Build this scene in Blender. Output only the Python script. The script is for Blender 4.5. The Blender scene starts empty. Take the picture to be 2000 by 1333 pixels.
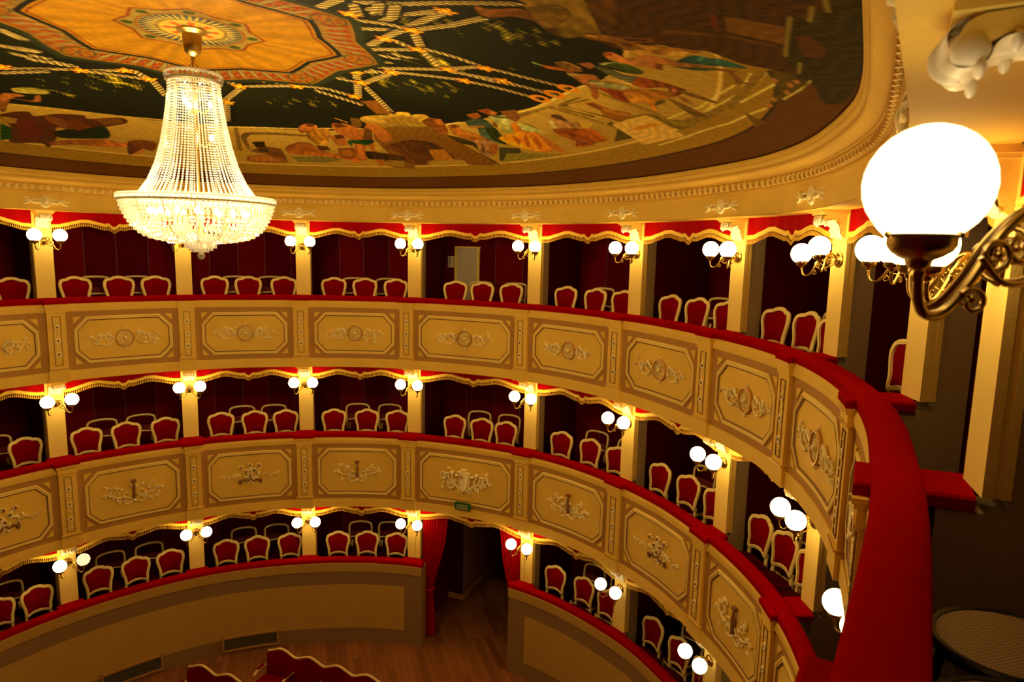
# Horseshoe opera house seen from a top-tier box, Blender 4.5
import bpy, math, random
import numpy as np
from mathutils import Vector, Matrix

sc = bpy.context.scene
COL = sc.collection
random.seed(7)
PI = math.pi
Z0 = 7.95                     # eye height above the stalls floor; heights below are given from eye level

# ---------------------------------------------------------------- camera
PITCH, ROLL, FPX = math.radians(7.955), math.radians(-1.309), 1281.5
cam_d = bpy.data.cameras.new('camera')
cam = bpy.data.objects.new('camera', cam_d)
COL.objects.link(cam)
r0, u0, fw = Vector((1, 0, 0)), Vector((0, math.sin(PITCH), math.cos(PITCH))), Vector((0, math.cos(PITCH), -math.sin(PITCH)))
Rt = r0 * math.cos(ROLL) - u0 * math.sin(ROLL)
Up = r0 * math.sin(ROLL) + u0 * math.cos(ROLL)
cam.matrix_world = Matrix(((Rt.x, Up.x, -fw.x, 0), (Rt.y, Up.y, -fw.y, 0), (Rt.z, Up.z, -fw.z, Z0), (0, 0, 0, 1)))
cam_d.sensor_width = 36
cam_d.lens = FPX / 2000 * 36
cam_d.clip_start = 0.02
cam_d.dof.use_dof = True
cam_d.dof.focus_distance = 9.0
cam_d.dof.aperture_fstop = 4.5
sc.camera = cam

# ---------------------------------------------------------------- world, exposure
w = bpy.data.worlds.new('world')
sc.world = w
w.use_nodes = True
w.node_tree.nodes['Background'].inputs[0].default_value = (0.02, 0.012, 0.006, 1)
w.node_tree.nodes['Background'].inputs[1].default_value = 0.1
sc.view_settings.view_transform = 'Standard'
sc.view_settings.look = 'None'
sc.view_settings.gamma = 1
sc.view_settings.use_curve_mapping = False
sc.view_settings.exposure = 0.72
sc.cycles.use_denoising = True
sc.cycles.max_bounces = 8
sc.cycles.diffuse_bounces = 4
sc.cycles.transparent_max_bounces = 12
sc.cycles.sample_clamp_indirect = 4.0
GLOBE_COL, GLOBE_STR = (1.0, 0.65, 0.22), 12.5
BULB_COL, BULB_STR = (1.0, 0.68, 0.27), 1750.0
BEADGLOW = 0.0

# ---------------------------------------------------------------- materials
def mat(name, col, rough=0.6, metal=0.0, bump=0.0, bscale=60.0, var=0.0, vscale=4.0, spec=0.5, sheen=0.0):
    m = bpy.data.materials.new(name)
    m.use_nodes = True
    nt = m.node_tree
    b = nt.nodes['Principled BSDF']
    b.inputs['Base Color'].default_value = (*col, 1)
    b.inputs['Roughness'].default_value = rough
    b.inputs['Metallic'].default_value = metal
    b.inputs['Specular IOR Level'].default_value = spec
    if sheen:
        b.inputs['Sheen Weight'].default_value = sheen
        b.inputs['Sheen Roughness'].default_value = 0.4
        b.inputs['Sheen Tint'].default_value = (*[min(1, c * 1.5 + 0.05) for c in col], 1)
    tc = nt.nodes.new('ShaderNodeTexCoord')
    if var:
        n = nt.nodes.new('ShaderNodeTexNoise'); n.inputs['Scale'].default_value = vscale; n.inputs['Detail'].default_value = 5
        nt.links.new(tc.outputs['Object'], n.inputs['Vector'])
        mx = nt.nodes.new('ShaderNodeMix'); mx.data_type = 'RGBA'
        nt.links.new(n.outputs['Fac'], mx.inputs[0])
        mx.inputs[6].default_value = (*[c * (1 - var) for c in col], 1)
        mx.inputs[7].default_value = (*[min(1, c * (1 + var)) for c in col], 1)
        nt.links.new(mx.outputs[2], b.inputs['Base Color'])
    if bump:
        n2 = nt.nodes.new('ShaderNodeTexNoise'); n2.inputs['Scale'].default_value = bscale; n2.inputs['Detail'].default_value = 4
        nt.links.new(tc.outputs['Object'], n2.inputs['Vector'])
        bp = nt.nodes.new('ShaderNodeBump'); bp.inputs['Strength'].default_value = bump; bp.inputs['Distance'].default_value = 0.01
        nt.links.new(n2.outputs['Fac'], bp.inputs['Height'])
        nt.links.new(bp.outputs['Normal'], b.inputs['Normal'])
    return m

def emit(name, col, s):
    m = bpy.data.materials.new(name); m.use_nodes = True
    nt = m.node_tree
    nt.nodes.remove(nt.nodes['Principled BSDF'])
    e = nt.nodes.new('ShaderNodeEmission'); e.inputs[0].default_value = (*col, 1); e.inputs[1].default_value = s
    nt.links.new(e.outputs[0], nt.nodes['Material Output'].inputs[0])
    return m

CREAM = mat('cream_plaster', (0.84, 0.55, 0.075), 0.75, bump=0.25, bscale=90, var=0.07, vscale=6)
CREAM2 = mat('pale_plaster', (0.89, 0.67, 0.17), 0.7, bump=0.15, bscale=90)
TAN = mat('tan_paint', (0.46, 0.235, 0.04), 0.75, bump=0.2, bscale=90, var=0.06)
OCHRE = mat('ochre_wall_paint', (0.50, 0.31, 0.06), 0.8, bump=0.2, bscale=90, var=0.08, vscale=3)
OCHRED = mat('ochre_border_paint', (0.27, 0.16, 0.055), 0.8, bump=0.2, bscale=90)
TAND = mat('brown_line', (0.24, 0.11, 0.03), 0.7)
RELIEF = mat('relief_plaster', (0.95, 0.83, 0.42), 0.5)
WHITE = mat('white_gloss_paint', (0.78, 0.70, 0.54), 0.45)
GOLD = mat('gold_leaf', (0.68, 0.42, 0.12), 0.35, metal=0.5, bump=0.2, bscale=150)
BRASS = mat('aged_brass', (0.50, 0.33, 0.09), 0.28, metal=1.0, var=0.2, vscale=15)
VELVET = mat('red_velvet', (0.33, 0.0003, 0.0006), 0.95, bump=0.35, bscale=220, var=0.12, vscale=9, spec=0.01)
SEATRED = mat('chair_velvet', (0.21, 0.0005, 0.002), 0.95, bump=0.3, bscale=300, var=0.08, spec=0.02)
WALLRED = mat('wall_cloth_red', (0.12, 0.002, 0.005), 0.9, bump=0.4, bscale=260, var=0.2, vscale=2.5, spec=0.05)
WALLRED2 = mat('wall_cloth_bright_red', (0.19, 0.002, 0.005), 0.9, bump=0.4, bscale=260, var=0.2, vscale=2.5, spec=0.1)
SEAM = mat('seam_gold', (0.15, 0.045, 0.01), 0.6)
VALRED = mat('valance_cloth', (0.34, 0.0008, 0.0008), 0.85, bump=0.2, bscale=200, spec=0.05)
CURTAIN = mat('curtain_cloth', (0.50, 0.002, 0.004), 0.8, bump=0.2, bscale=200, spec=0.1)
FRINGE = mat('gold_fringe', (0.78, 0.45, 0.05), 0.6, bump=0.5, bscale=400)
BRAID = mat('gold_braid', (0.95, 0.66, 0.07), 0.5, bump=0.5, bscale=300)
SEATDK = mat('seat_velvet_dark', (0.07, 0.001, 0.003), 0.9, bump=0.3, bscale=300, spec=0.05)
CHAIRW = mat('cream_chair_paint', (0.85, 0.66, 0.24), 0.4, bump=0.1, bscale=80)
DARKFL = mat('box_carpet', (0.05, 0.004, 0.004), 0.95)
BEIGEW = mat('beige_wall', (0.42, 0.32, 0.19), 0.8, bump=0.2, bscale=120)
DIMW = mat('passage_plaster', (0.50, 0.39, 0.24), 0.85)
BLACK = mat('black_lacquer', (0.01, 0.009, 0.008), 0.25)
GREEN = mat('green_sign', (0.01, 0.12, 0.03), 0.4)
SIGNW = mat('sign_face', (0.30, 0.36, 0.16), 0.4)
GREY = mat('vent_grey', (0.12, 0.10, 0.06), 0.6)
DOORW = mat('door_paint', (0.55, 0.46, 0.30), 0.5)
GLOBE = emit('opal_glass_lit', GLOBE_COL, GLOBE_STR)
BULB = emit('bulb_lit', BULB_COL, BULB_STR)
BULB2 = emit('small_bulb_lit', BULB_COL, BULB_STR * .38)
GLOBE_DIM = emit('opal_glass_dim', (1.0, 0.68, 0.36), .85)
GLOBE_MID = emit('opal_glass_soft', (1.0, 0.74, 0.36), 2.6)

def wood_mat():
    m = mat('parquet', (0.22, 0.09, 0.03), 0.35)
    nt = m.node_tree; b = nt.nodes['Principled BSDF']
    tc = nt.nodes.new('ShaderNodeTexCoord'); mp = nt.nodes.new('ShaderNodeMapping')
    mp.inputs['Rotation'].default_value = (0, 0, math.radians(72))
    nt.links.new(tc.outputs['Object'], mp.inputs[0])
    br = nt.nodes.new('ShaderNodeTexBrick')
    br.inputs['Color1'].default_value = (0.30, 0.11, 0.035, 1); br.inputs['Color2'].default_value = (0.17, 0.06, 0.02, 1)
    br.inputs['Mortar'].default_value = (0.06, 0.02, 0.01, 1)
    br.inputs['Scale'].default_value = 1.0; br.inputs['Mortar Size'].default_value = 0.003
    br.inputs['Brick Width'].default_value = 1.1; br.inputs['Row Height'].default_value = 0.12
    nt.links.new(mp.outputs[0], br.inputs['Vector']); nt.links.new(br.outputs['Color'], b.inputs['Base Color'])
    return m
WOOD = wood_mat()

def cane_mat():
    m = mat('woven_cane', (0.30, 0.18, 0.06), 0.6)
    nt = m.node_tree; b = nt.nodes['Principled BSDF']
    tc = nt.nodes.new('ShaderNodeTexCoord')
    br = nt.nodes.new('ShaderNodeTexBrick')
    br.inputs['Color1'].default_value = (0.03, 0.012, 0.005, 1); br.inputs['Color2'].default_value = (0.04, 0.015, 0.006, 1)
    br.inputs['Mortar'].default_value = (0.32, 0.19, 0.06, 1)
    br.inputs['Scale'].default_value = 1.0; br.inputs['Mortar Size'].default_value = 0.0042
    br.inputs['Brick Width'].default_value = 0.016; br.inputs['Row Height'].default_value = 0.013
    nt.links.new(tc.outputs['Object'], br.inputs['Vector']); nt.links.new(br.outputs['Color'], b.inputs['Base Color'])
    return m
CANE = cane_mat()

def crystal_mat(name='cut_crystal', k=1.0):
    # cut crystal: clear glass facets that also scatter the bulbs' light
    m = bpy.data.materials.new(name); m.use_nodes = True
    nt = m.node_tree
    nt.nodes.remove(nt.nodes['Principled BSDF'])
    gl = nt.nodes.new('ShaderNodeBsdfGlossy'); gl.inputs['Color'].default_value = (.75, 0.73, 0.68, 1); gl.inputs['Roughness'].default_value = 0.1
    tl = nt.nodes.new('ShaderNodeBsdfTranslucent'); tl.inputs['Color'].default_value = (0.36 * k, 0.35 * k, 0.32 * k, 1)
    df = nt.nodes.new('ShaderNodeBsdfDiffuse'); df.inputs['Color'].default_value = (0.42 * k, 0.40 * k, 0.37 * k, 1)
    tr = nt.nodes.new('ShaderNodeBsdfTransparent'); tr.inputs['Color'].default_value = (1, 1, 1, 1)
    m1 = nt.nodes.new('ShaderNodeMixShader'); m1.inputs[0].default_value = 0.35
    m2 = nt.nodes.new('ShaderNodeMixShader'); m2.inputs[0].default_value = 0.35
    m3 = nt.nodes.new('ShaderNodeMixShader'); m3.inputs[0].default_value = 0.28
    nt.links.new(tl.outputs[0], m1.inputs[1]); nt.links.new(df.outputs[0], m1.inputs[2])
    nt.links.new(m1.outputs[0], m2.inputs[1]); nt.links.new(gl.outputs[0], m2.inputs[2])
    nt.links.new(m2.outputs[0], m3.inputs[1]); nt.links.new(tr.outputs[0], m3.inputs[2])
    nt.links.new(m3.outputs[0], nt.nodes['Material Output'].inputs[0])
    return m
CRYSTAL = crystal_mat()
CRYSTAL_BOWL = crystal_mat('bowl_crystal', 0.42)
# ---------------------------------------------------------------- plan of the house: pillar centres round the horseshoe
Q = {-2: (-9.533, 5.336), -1: (-9.149, 7.072), 0: (-8.514, 8.931), 1: (-7.519, 10.562), 2: (-5.939, 11.856),
     3: (-3.987, 12.49), 4: (-1.879, 12.49), 5: (0.364, 11.604), 6: (1.869, 10.101), 7: (2.786, 8.232),
     8: (3.127, 6.385), 9: (2.774, 4.471), 10: (1.967, 2.68), 11: (1.06, 1.15), 12: (-0.05, -0.55)}
Q = {k: np.array(v) for k, v in Q.items()}
KMIN, KMAX = -2, 12
AX_M = (Q[4] + Q[5]) / 2
AX_T = (Q[5] - Q[4]) / np.hypot(*(Q[5] - Q[4]))
AX_N = np.array([AX_T[1], -AX_T[0]])          # from the entrance towards the stage

def curve(u):
    """point and tangent of the pillar line at parameter u (pillar numbers are whole)"""
    i = int(math.floor(u)); i = min(max(i, KMIN), KMAX - 1); t = u - i
    P1, P2 = Q[i], Q[i + 1]
    P0 = Q.get(i - 1, 2 * P1 - P2); P3 = Q.get(i + 2, 2 * P2 - P1)
    p = .5 * ((2 * P1) + (P2 - P0) * t + (2 * P0 - 5 * P1 + 4 * P2 - P3) * t * t + (3 * P1 - P0 - 3 * P2 + P3) * t ** 3)
    d = .5 * ((P2 - P0) + 2 * (2 * P0 - 5 * P1 + 4 * P2 - P3) * t + 3 * (3 * P1 - P0 - 3 * P2 + P3) * t * t)
    return p, d / np.hypot(*d)

def NROT(u): return math.radians(float(np.interp(u, [7.3, 8, 9, 10, 11, 12], [0, 3, 12, 7, 2, 0])))
def F(u, d, z=0.0):
    """world point: u along the horseshoe, d metres towards the hall, z height from eye level"""
    p, t = curve(u); a = NROT(u)
    if a: t = np.array([t[0] * math.cos(a) - t[1] * math.sin(a), t[0] * math.sin(a) + t[1] * math.cos(a)])
    return (p[0] + t[1] * d, p[1] - t[0] * d, z)

def bay_len(k):
    us = np.linspace(k, k + 1, 21); P = np.array([curve(u)[0] for u in us])
    return float(np.hypot(*(P[1:] - P[:-1]).T).sum())
BL = {k: bay_len(k) for k in range(KMIN, KMAX)}

def ucoord(k, s):
    """parameter u for s metres along from pillar k (s may be negative)"""
    return k + (s / BL[k] if s >= 0 else s / BL.get(k - 1, BL[k]))

def rotz_at(u):
    p, t = curve(u)
    return math.atan2(-t[1], -t[0]) + NROT(u)     # local +Y looks into the hall, local +X runs against u

RAIL = {3: -0.959, 2: -3.60, 1: -6.199}
SOFF = {3: 0.441, 2: -2.268, 1: -5.06}
BOXFL = {t: RAIL[t] - 0.69 for t in RAIL}
FLOORZ = -7.95
DF_T = {3: ([-2, 5, 6.2, 7.2, 8, 8.6, 9.5, 10.5, 12], [.38, .37, .33, .37, .39, .365, .355, .37, .385]),
        2: ([-2, 2, 3, 4.5, 5.5, 6.5, 7.2, 8, 12], [.36, .36, .31, .27, .21, .20, .28, .36, .38]),
        1: ([-2, 1, 3, 5, 6.2, 7, 8, 12], [.28, .28, .25, .25, .17, .20, .28, .3])}
def Df(t, u):
    return float(np.interp(u, *DF_T[t]))
def Dc(u):            # face of the top frieze
    return float(np.interp(u, [-2, .5, 1.5, 3, 4.5, 6, 7.5, 8.5, 10, 12], [.36, .34, .28, .34, .37, .34, .27, .34, .38, .38]))

TIER = {3: 'top tier', 2: 'middle tier', 1: 'bottom tier'}
ORD = {1: 'first', 2: 'second', 3: 'third', 4: 'fourth', 5: 'fifth', 6: 'sixth', 7: 'seventh', 8: 'eighth'}
def bay_name(k):
    if k == 4: return 'box over the doorway'
    return '%s box %s of the doorway' % (ORD[4 - k] if k < 4 else ORD[k - 4], 'left' if k < 4 else 'right')
def bay_of(k, t):
    return bay_name(k).replace('box', '%s box' % TIER[t])
def pil_name(k, t):
    return '%s %s pillar %s of the doorway' % (ORD.get(5 - k if k <= 4 else k - 4, 'last'), TIER[t], 'left' if k <= 4 else 'right')

# ---------------------------------------------------------------- mesh helpers
class MB:
    def __init__(s): s.v = []; s.f = []; s.m = []
    def add(s, V, Fc, mi=0):
        o = len(s.v); s.v.extend([tuple(map(float, p)) for p in V])
        for f in Fc: s.f.append([i + o for i in f]); s.m.append(mi)
    def grid(s, P, mi=0, cu=False, cv=False):
        """P: nested list rows x cols of points"""
        n, m = len(P), len(P[0]); Fc = []
        for i in range(n if cu else n - 1):
            for j in range(m if cv else m - 1):
                a = i * m + j; b = ((i + 1) % n) * m + j; c = ((i + 1) % n) * m + (j + 1) % m; d = i * m + (j + 1) % m
                Fc.append((a, b, c, d))
        s.add([p for r in P for p in r], Fc, mi)
    def box(s, c, h, mi=0, M=None):
        V = [(c[0] + sx * h[0], c[1] + sy * h[1], c[2] + sz * h[2]) for sx in (-1, 1) for sy in (-1, 1) for sz in (-1, 1)]
        if M is not None: V = [tuple(M @ Vector(p)) for p in V]
        s.add(V, [(0, 1, 3, 2), (4, 6, 7, 5), (0, 4, 5, 1), (2, 3, 7, 6), (0, 2, 6, 4), (1, 5, 7, 3)], mi)
    def tube(s, pts, r, n=8, mi=0, closed=False, flat=1.0, cap=True):
        pts = [Vector(p) for p in pts]; N = len(pts)
        rr = r if isinstance(r, (list, tuple)) else [r] * N
        rows = []; up = None
        for i, p in enumerate(pts):
            a = pts[(i - 1) % N] if (closed or i > 0) else p
            b = pts[(i + 1) % N] if (closed or i < N - 1) else p
            t = (b - a); t = t.normalized() if t.length > 1e-9 else Vector((0, 0, 1))
            if up is None:
                up = Vector((0, 1, 0)) if abs(t.y) < .9 else Vector((1, 0, 0))
            up = (up - t * up.dot(t)); up = up.normalized() if up.length > 1e-6 else t.orthogonal().normalized()
            sd = t.cross(up)
            rows.append([p + (sd * math.cos(2 * PI * j / n) + up * flat * math.sin(2 * PI * j / n)) * rr[i] for j in range(n)])
        s.grid(rows, mi, cu=closed, cv=True)
        if cap and not closed:
            o = len(s.v) - N * n
            s.f.append([o + j for j in range(n)][::-1]); s.m.append(mi)
            s.f.append([o + (N - 1) * n + j for j in range(n)]); s.m.append(mi)
    def lathe(s, prof, c=(0, 0, 0), n=20, mi=0, M=None):
        """prof: [(r,z)]"""
        rows = []
        for r, z in prof:
            row = [Vector((r * math.cos(2 * PI * j / n), r * math.sin(2 * PI * j / n), z)) for j in range(n)]
            if M is not None: row = [M @ p for p in row]
            rows.append([p + Vector(c) for p in row])
        s.grid(rows, mi, cv=True)
    def sphere(s, c, r, n=8, m=6, mi=0, sc_=(1, 1, 1)):
        rows = []
        for i in range(m + 1):
            th = PI * i / m; rz = max(math.sin(th), 1e-3)
            rows.append([(c[0] + sc_[0] * r * rz * math.cos(2 * PI * j / n), c[1] + sc_[1] * r * rz * math.sin(2 * PI * j / n), c[2] + sc_[2] * r * math.cos(th)) for j in range(n)])
        s.grid(rows, mi, cv=True)
    def mapped(s, fn):
        s.v = [tuple(fn(*p)) for p in s.v]; return s
    def mesh(s, name, mats, smooth=True, angle=35):
        me = bpy.data.meshes.new(name); me.from_pydata(s.v, [], s.f)
        mats = mats if isinstance(mats, (list, tuple)) else [mats]
        for m in mats: me.materials.append(m)
        if len(mats) > 1: me.polygons.foreach_set('material_index', s.m)
        if smooth:
            me.polygons.foreach_set('use_smooth', [True] * len(me.polygons))
            me.set_sharp_from_angle(angle=math.radians(angle))
        me.update(); return me
    def build(s, name, mats, parent=None, smooth=True, angle=35):
        return link(name, s.mesh(name, mats, smooth, angle), parent)

def link(name, me, parent=None):
    o = bpy.data.objects.new(name, me); COL.objects.link(o)
    if parent is not None: o.parent = parent
    return o
def tag(o, label=None, cat=None, group=None, kind=None):
    if label: o['label'] = label
    if cat: o['category'] = cat
    if group: o['group'] = group
    if kind: o['kind'] = kind
    return o
def empty(name, loc=(0, 0, 0), rz=0.0, label=None, cat=None, group=None, kind=None):
    o = bpy.data.objects.new(name, None); COL.objects.link(o)
    o.location = loc; o.rotation_euler = (0, 0, rz); o.empty_display_size = .1
    return tag(o, label, cat, group, kind)
KIDS = {}
def copy_tree(o, parent=None):
    c = o.copy(); COL.objects.link(c)
    if parent is not None: c.parent = parent
    for ch in list(o.children): copy_tree(ch, c)
    return c

def sweep(mb, prof, us, off, mis=None, closed=False, caps=False):
    """sweep profile [(d,z)] along the horseshoe; off(u) is added to d; mis = material per segment"""
    rows = [[F(u, off(u) + d, z) for d, z in prof] for u in us]
    n, m = len(rows), len(prof); o = len(mb.v)
    mb.v.extend([p for r in rows for p in r])
    for i in range(n - 1):
        for j in range(m if closed else m - 1):
            a = o + i * m + j; b = o + (i + 1) * m + j; c = o + (i + 1) * m + (j + 1) % m; d = o + i * m + (j + 1) % m
            mb.f.append([a, b, c, d]); mb.m.append(mis[j] if mis else 0)
    if caps:
        mb.f.append([o + j for j in range(m)][::-1]); mb.m.append(mis[0] if mis else 0)
        mb.f.append([o + (n - 1) * m + j for j in range(m)]); mb.m.append(mis[0] if mis else 0)
def U(a, b, per=14):
    return np.linspace(a, b, max(2, int(round((b - a) * per)) + 1))
# ---------------------------------------------------------------- stalls floor and outer shell
mb = MB()
xs, ys = (-16, 10), (-6, 24)
mb.add([(xs[0], ys[0], FLOORZ), (xs[1], ys[0], FLOORZ), (xs[1], ys[1], FLOORZ), (xs[0], ys[1], FLOORZ)], [(0, 1, 2, 3)])
tag(mb.build('floor', WOOD, smooth=False), 'dark red-brown wooden stalls floor', 'floor', kind='structure')
# the stage end closing the hall behind the viewer
mb = MB()
a = AX_M + AX_N * 13.2
L, R = a - AX_T * 9, a + AX_T * 9
mb.add([(L[0], L[1], FLOORZ), (R[0], R[1], FLOORZ), (R[0], R[1], 2.3), (L[0], L[1], 2.3)], [(0, 1, 2, 3)])
tag(mb.build('wall_stage', WALLRED, smooth=False), 'dark red stage end wall', 'wall', kind='structure')

ALL = (-2, 12)
BACKD = -1.72
for t in (3, 2, 1):
    # box floor slab: its underside is the ceiling of the boxes below
    zf = BOXFL[t]; zb = SOFF[t - 1] if t > 1 else FLOORZ
    mb = MB()
    rngs = [ALL] if t > 1 else [(-2, 4.0), (5.0, 12)]
    for a, b in rngs:
        us = U(a, b, 8)
        if t > 1: sweep(mb, [(-2.0, zf), (-.20, zf), (-.20, zb), (-2.0, zb)], us, lambda u: Df(t, u) if False else 0.0, [0, 1, 1, 1], closed=True, caps=True)
        else: sweep(mb, [(-2.0, zf), (.02, zf), (.02, zf - .05), (-2.0, zf - .05)], us, lambda u: 0.0, [0, 1, 1, 1], closed=True, caps=True)
    if t > 1:   # forward strip up to the parapet
        us = U(-2, 12, 8)
        sweep(mb, [(-.20, zf), (.0, zf), (.0, zb), (-.20, zb)], us, lambda u: .02, [0, 1, 1, 1], closed=True)
    tag(mb.build('floor_' + TIER[t].replace(' ', '_'), [DARKFL, BEIGEW], smooth=False), 'box floor of the ' + TIER[t], 'floor', kind='structure')
    # back wall of the boxes in cloth panels with thin seams
    mb = MB()
    zc = SOFF[t] + .02
    for k in range(-2, 12):
        if t == 1 and k == 4: continue
        n = 5
        for i in range(n):
            u0_, u1_ = k + i / n, k + (i + 1) / n
            sweep(mb, [(BACKD, BOXFL[t]), (BACKD, zc)], U(u0_, u1_, 20), lambda u: 0, [(1 if (i * 7 + k * 3) % 5 < 2 else 0)])
            if i: sweep(mb, [(BACKD + .004, BOXFL[t]), (BACKD + .004, zc)], np.array([u0_ - .0022, u0_ + .0022]), lambda u: 0, [2])
    tag(mb.build('wall_back_' + TIER[t].replace(' ', '_'), [WALLRED, WALLRED2, SEAM], smooth=False), 'dark red cloth back wall of the %s boxes' % TIER[t], 'wall', kind='structure')
    # partitions between boxes
    for k in range(-2, 13):
        mb = MB()
        hw = .045
        p0 = F(k, -.30); p1 = F(k, BACKD)
        pt, tt = curve(k)
        for sgn in (-1, 1):
            A_ = [(p[0] + sgn * hw * tt[0], p[1] + sgn * hw * tt[1]) for p in (p0, p1)]
            mb.add([(*A_[0], BOXFL[t]), (*A_[1], BOXFL[t]), (*A_[1], zc), (*A_[0], zc)], [(0, 1, 2, 3)])
        tag(mb.build('wall_partition', WALLRED, smooth=False), 'red cloth partition behind ' + pil_name(k, t) if -2 < k < 12 else 'red cloth partition of the %s' % TIER[t], 'wall', kind='structure')
# ceiling of the top boxes
mb = MB(); sweep(mb, [(BACKD - .1, .445), (.30, .445)], U(-2, 12, 8), lambda u: 0)
tag(mb.build('ceiling_top_boxes', BEIGEW, smooth=False), 'ceiling of the top tier boxes', 'ceiling', kind='structure')

# entrance passage behind the central doorway
mb = MB()
def AXP(a, l, z): p = AX_M - AX_N * a + AX_T * l; return (p[0], p[1], z)
zt = SOFF[1]
for l in (-.94, .94):
    mb.add([AXP(1.75, l, FLOORZ), AXP(6.0, l * 1.0, FLOORZ), AXP(6.0, l, zt), AXP(1.75, l, zt)], [(0, 1, 2, 3)], 0)
for sgn in (-1, 1):
    mb.add([AXP(1.75, sgn * .94, FLOORZ), AXP(1.75, sgn * 1.35, FLOORZ), AXP(1.75, sgn * 1.35, zt), AXP(1.75, sgn * .94, zt)], [(0, 1, 2, 3)], 1)
    mb.add([AXP(0.0, sgn * 1.17, FLOORZ), AXP(1.75, sgn * 1.30, FLOORZ), AXP(1.75, sgn * 1.30, zt), AXP(0.0, sgn * 1.17, zt)], [(0, 1, 2, 3)], 1)
mb.add([AXP(6, -1, FLOORZ), AXP(6, 1, FLOORZ), AXP(6, 1, zt), AXP(6, -1, zt)], [(0, 1, 2, 3)], 2)  # far end coloured black, standing in for the deep shade of the passage
mb.add([AXP(.22, -1.4, zt + .01), AXP(6, -1.4, zt + .01), AXP(6, 1.4, zt + .01), AXP(.22, 1.4, zt + .01)], [(0, 1, 2, 3)], 0)
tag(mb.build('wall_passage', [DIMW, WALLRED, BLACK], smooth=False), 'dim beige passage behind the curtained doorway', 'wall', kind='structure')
for sgn in (-1, 1):
    mb = MB()
    P = [AXP(1.72, sgn * 1.29, 0), AXP(1.72, sgn * .92, 0), AXP(5.9, sgn * .92, 0)]
    for a, b in zip(P[:-1], P[1:]):
        mb.add([(a[0], a[1], FLOORZ), (b[0], b[1], FLOORZ), (b[0], b[1], FLOORZ + .14), (a[0], a[1], FLOORZ + .14)], [(0, 1, 2, 3)])
    tag(mb.build('baseboard_left' if sgn < 0 else 'baseboard_right', CREAM, smooth=False), 'cream baseboard of the passage', 'baseboard', kind='structure')

# ---------------------------------------------------------------- cornice and frieze under the painted ceiling
prof = [(-.02, .441), (.0, .445), (.0, .69), (.02, .695), (.02, .715), (.0, .72), (.0, .735), (.03, .74), (.03, .825), (.055, .832), (.06, .85),
        (.075, .85), (.155, .885), (.165, .90), (.15, .905), (.15, .92), (.175, .935), (.19, .965), (.185, .985), (.20, .99), (.205, 1.01), (.20, 1.03), (.15, 1.035)]
mb = MB()
sweep(mb, prof, U(-2, 12, 16), Dc)
sweep(mb, [(-.38, .441), (.0, .441)], U(-2, 12, 16), Dc)
cor = mb.build('trim_1', CREAM, smooth=True, angle=25)
tag(cor, 'cream plaster frieze and stepped cornice round the painted ceiling', 'cornice', kind='structure')
mb = MB()
dist = 0.0; pu = None; u = -1.5
while u < 11.9:
    k = int(math.floor(u)); step = .112 / BL[k]
    c = F(u, Dc(u) + .032, .782); rz = rotz_at(u)
    M = Matrix.Translation(c) @ Matrix.Rotation(rz, 4, 'Z')
    # egg with a gilt tongue
    rows = []
    for i in range(5):
        th = PI * i / 4 + .001
        rows.append([tuple(M @ Vector((.046 * max(math.sin(th), .05) * math.cos(PI * j / 4), .036 * max(math.sin(th), .05) * math.sin(PI * j / 4) + .001, .045 * math.cos(th)))) for j in range(5)])
    mb.grid(rows, 0)
    mb.box((.056, .012, -.012), (.008, .016, .02), 1, M)
    u += step
mb.build('egg_moulding', [CREAM2, GOLD], cor)
def frieze_ornament(k):
    b = MB()
    b.lathe([(0.001, .035), (.03, .03), (.05, .015), (.055, .022), (.075, .018), (.085, 0)], n=18, M=Matrix.Rotation(-PI / 2, 4, 'X'))
    b.v = [(x, abs(y), z) for x, y, z in b.v]
    for s in (-1, 1):
        b.tube([(s * .07, .01, .018), (s * .16, .012, .022), (s * .21, .01, .0), (s * .24, .008, .03), (s * .31, .004, .052)], [.014, .014, .015, .015, .006], 6)
        b.tube([(s * .07, .01, -.018), (s * .16, .012, -.02), (s * .21, .01, .0), (s * .24, .008, -.03), (s * .31, .004, -.052)], [.014, .014, .015, .015, .006], 6)
        b.tube([(s * .20, .01, 0), (s * .26, .012, 0), (s * .34, .004, 0)], [.008, .014, .005], 6)
    d0 = Dc(k)
    b.mapped(lambda x, y, z: F(ucoord(k, -x * 1.05), d0 + y * 1.5 - .003, .575 + z * 1.15))
    return b.build('frieze_ornament', RELIEF, cor)
for k in range(0, 12): frieze_ornament(k)
# ---------------------------------------------------------------- shallow painted ceiling
DC = AX_M + AX_N * 6.12
ZE, ZC = 1.03, 1.93
def edge_table():
    P = []
    for u in np.linspace(-2, 12, 561): P.append(F(u, Dc(u) + .16)[:2])
    P = np.array(P)
    a = (P - AX_M) @ AX_N; l = (P - AX_M) @ AX_T
    keep = a < 10.2
    P = P[keep]; l = l[keep]; a = a[keep]
    l0, a0, l1, a1 = l[0], a[0], l[-1], a[-1]
    th = np.linspace(0, PI, 80)[1:-1]
    cl, ca = (l0 + l1) / 2, (a0 + a1) / 2
    arc = [AX_M + AX_T * (cl + (l1 - l0) / 2 * math.cos(x)) + AX_N * (ca + 1.7 * math.sin(x)) for x in th]
    P = np.vstack([P, arc])
    v = P - DC
    ph = np.unwrap(np.arctan2(v[:, 1], v[:, 0])); r = np.hypot(v[:, 0], v[:, 1])
    if ph[-1] < ph[0]: ph, r = ph[::-1], r[::-1]
    return ph, r
E_PH, E_R = edge_table()
def edge_r(ph):
    ph = (np.asarray(ph) - E_PH[0]) % (2 * PI) + E_PH[0]
    return np.interp(ph, np.append(E_PH, E_PH[0] + 2 * PI), np.append(E_R, E_R[0]))
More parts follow.
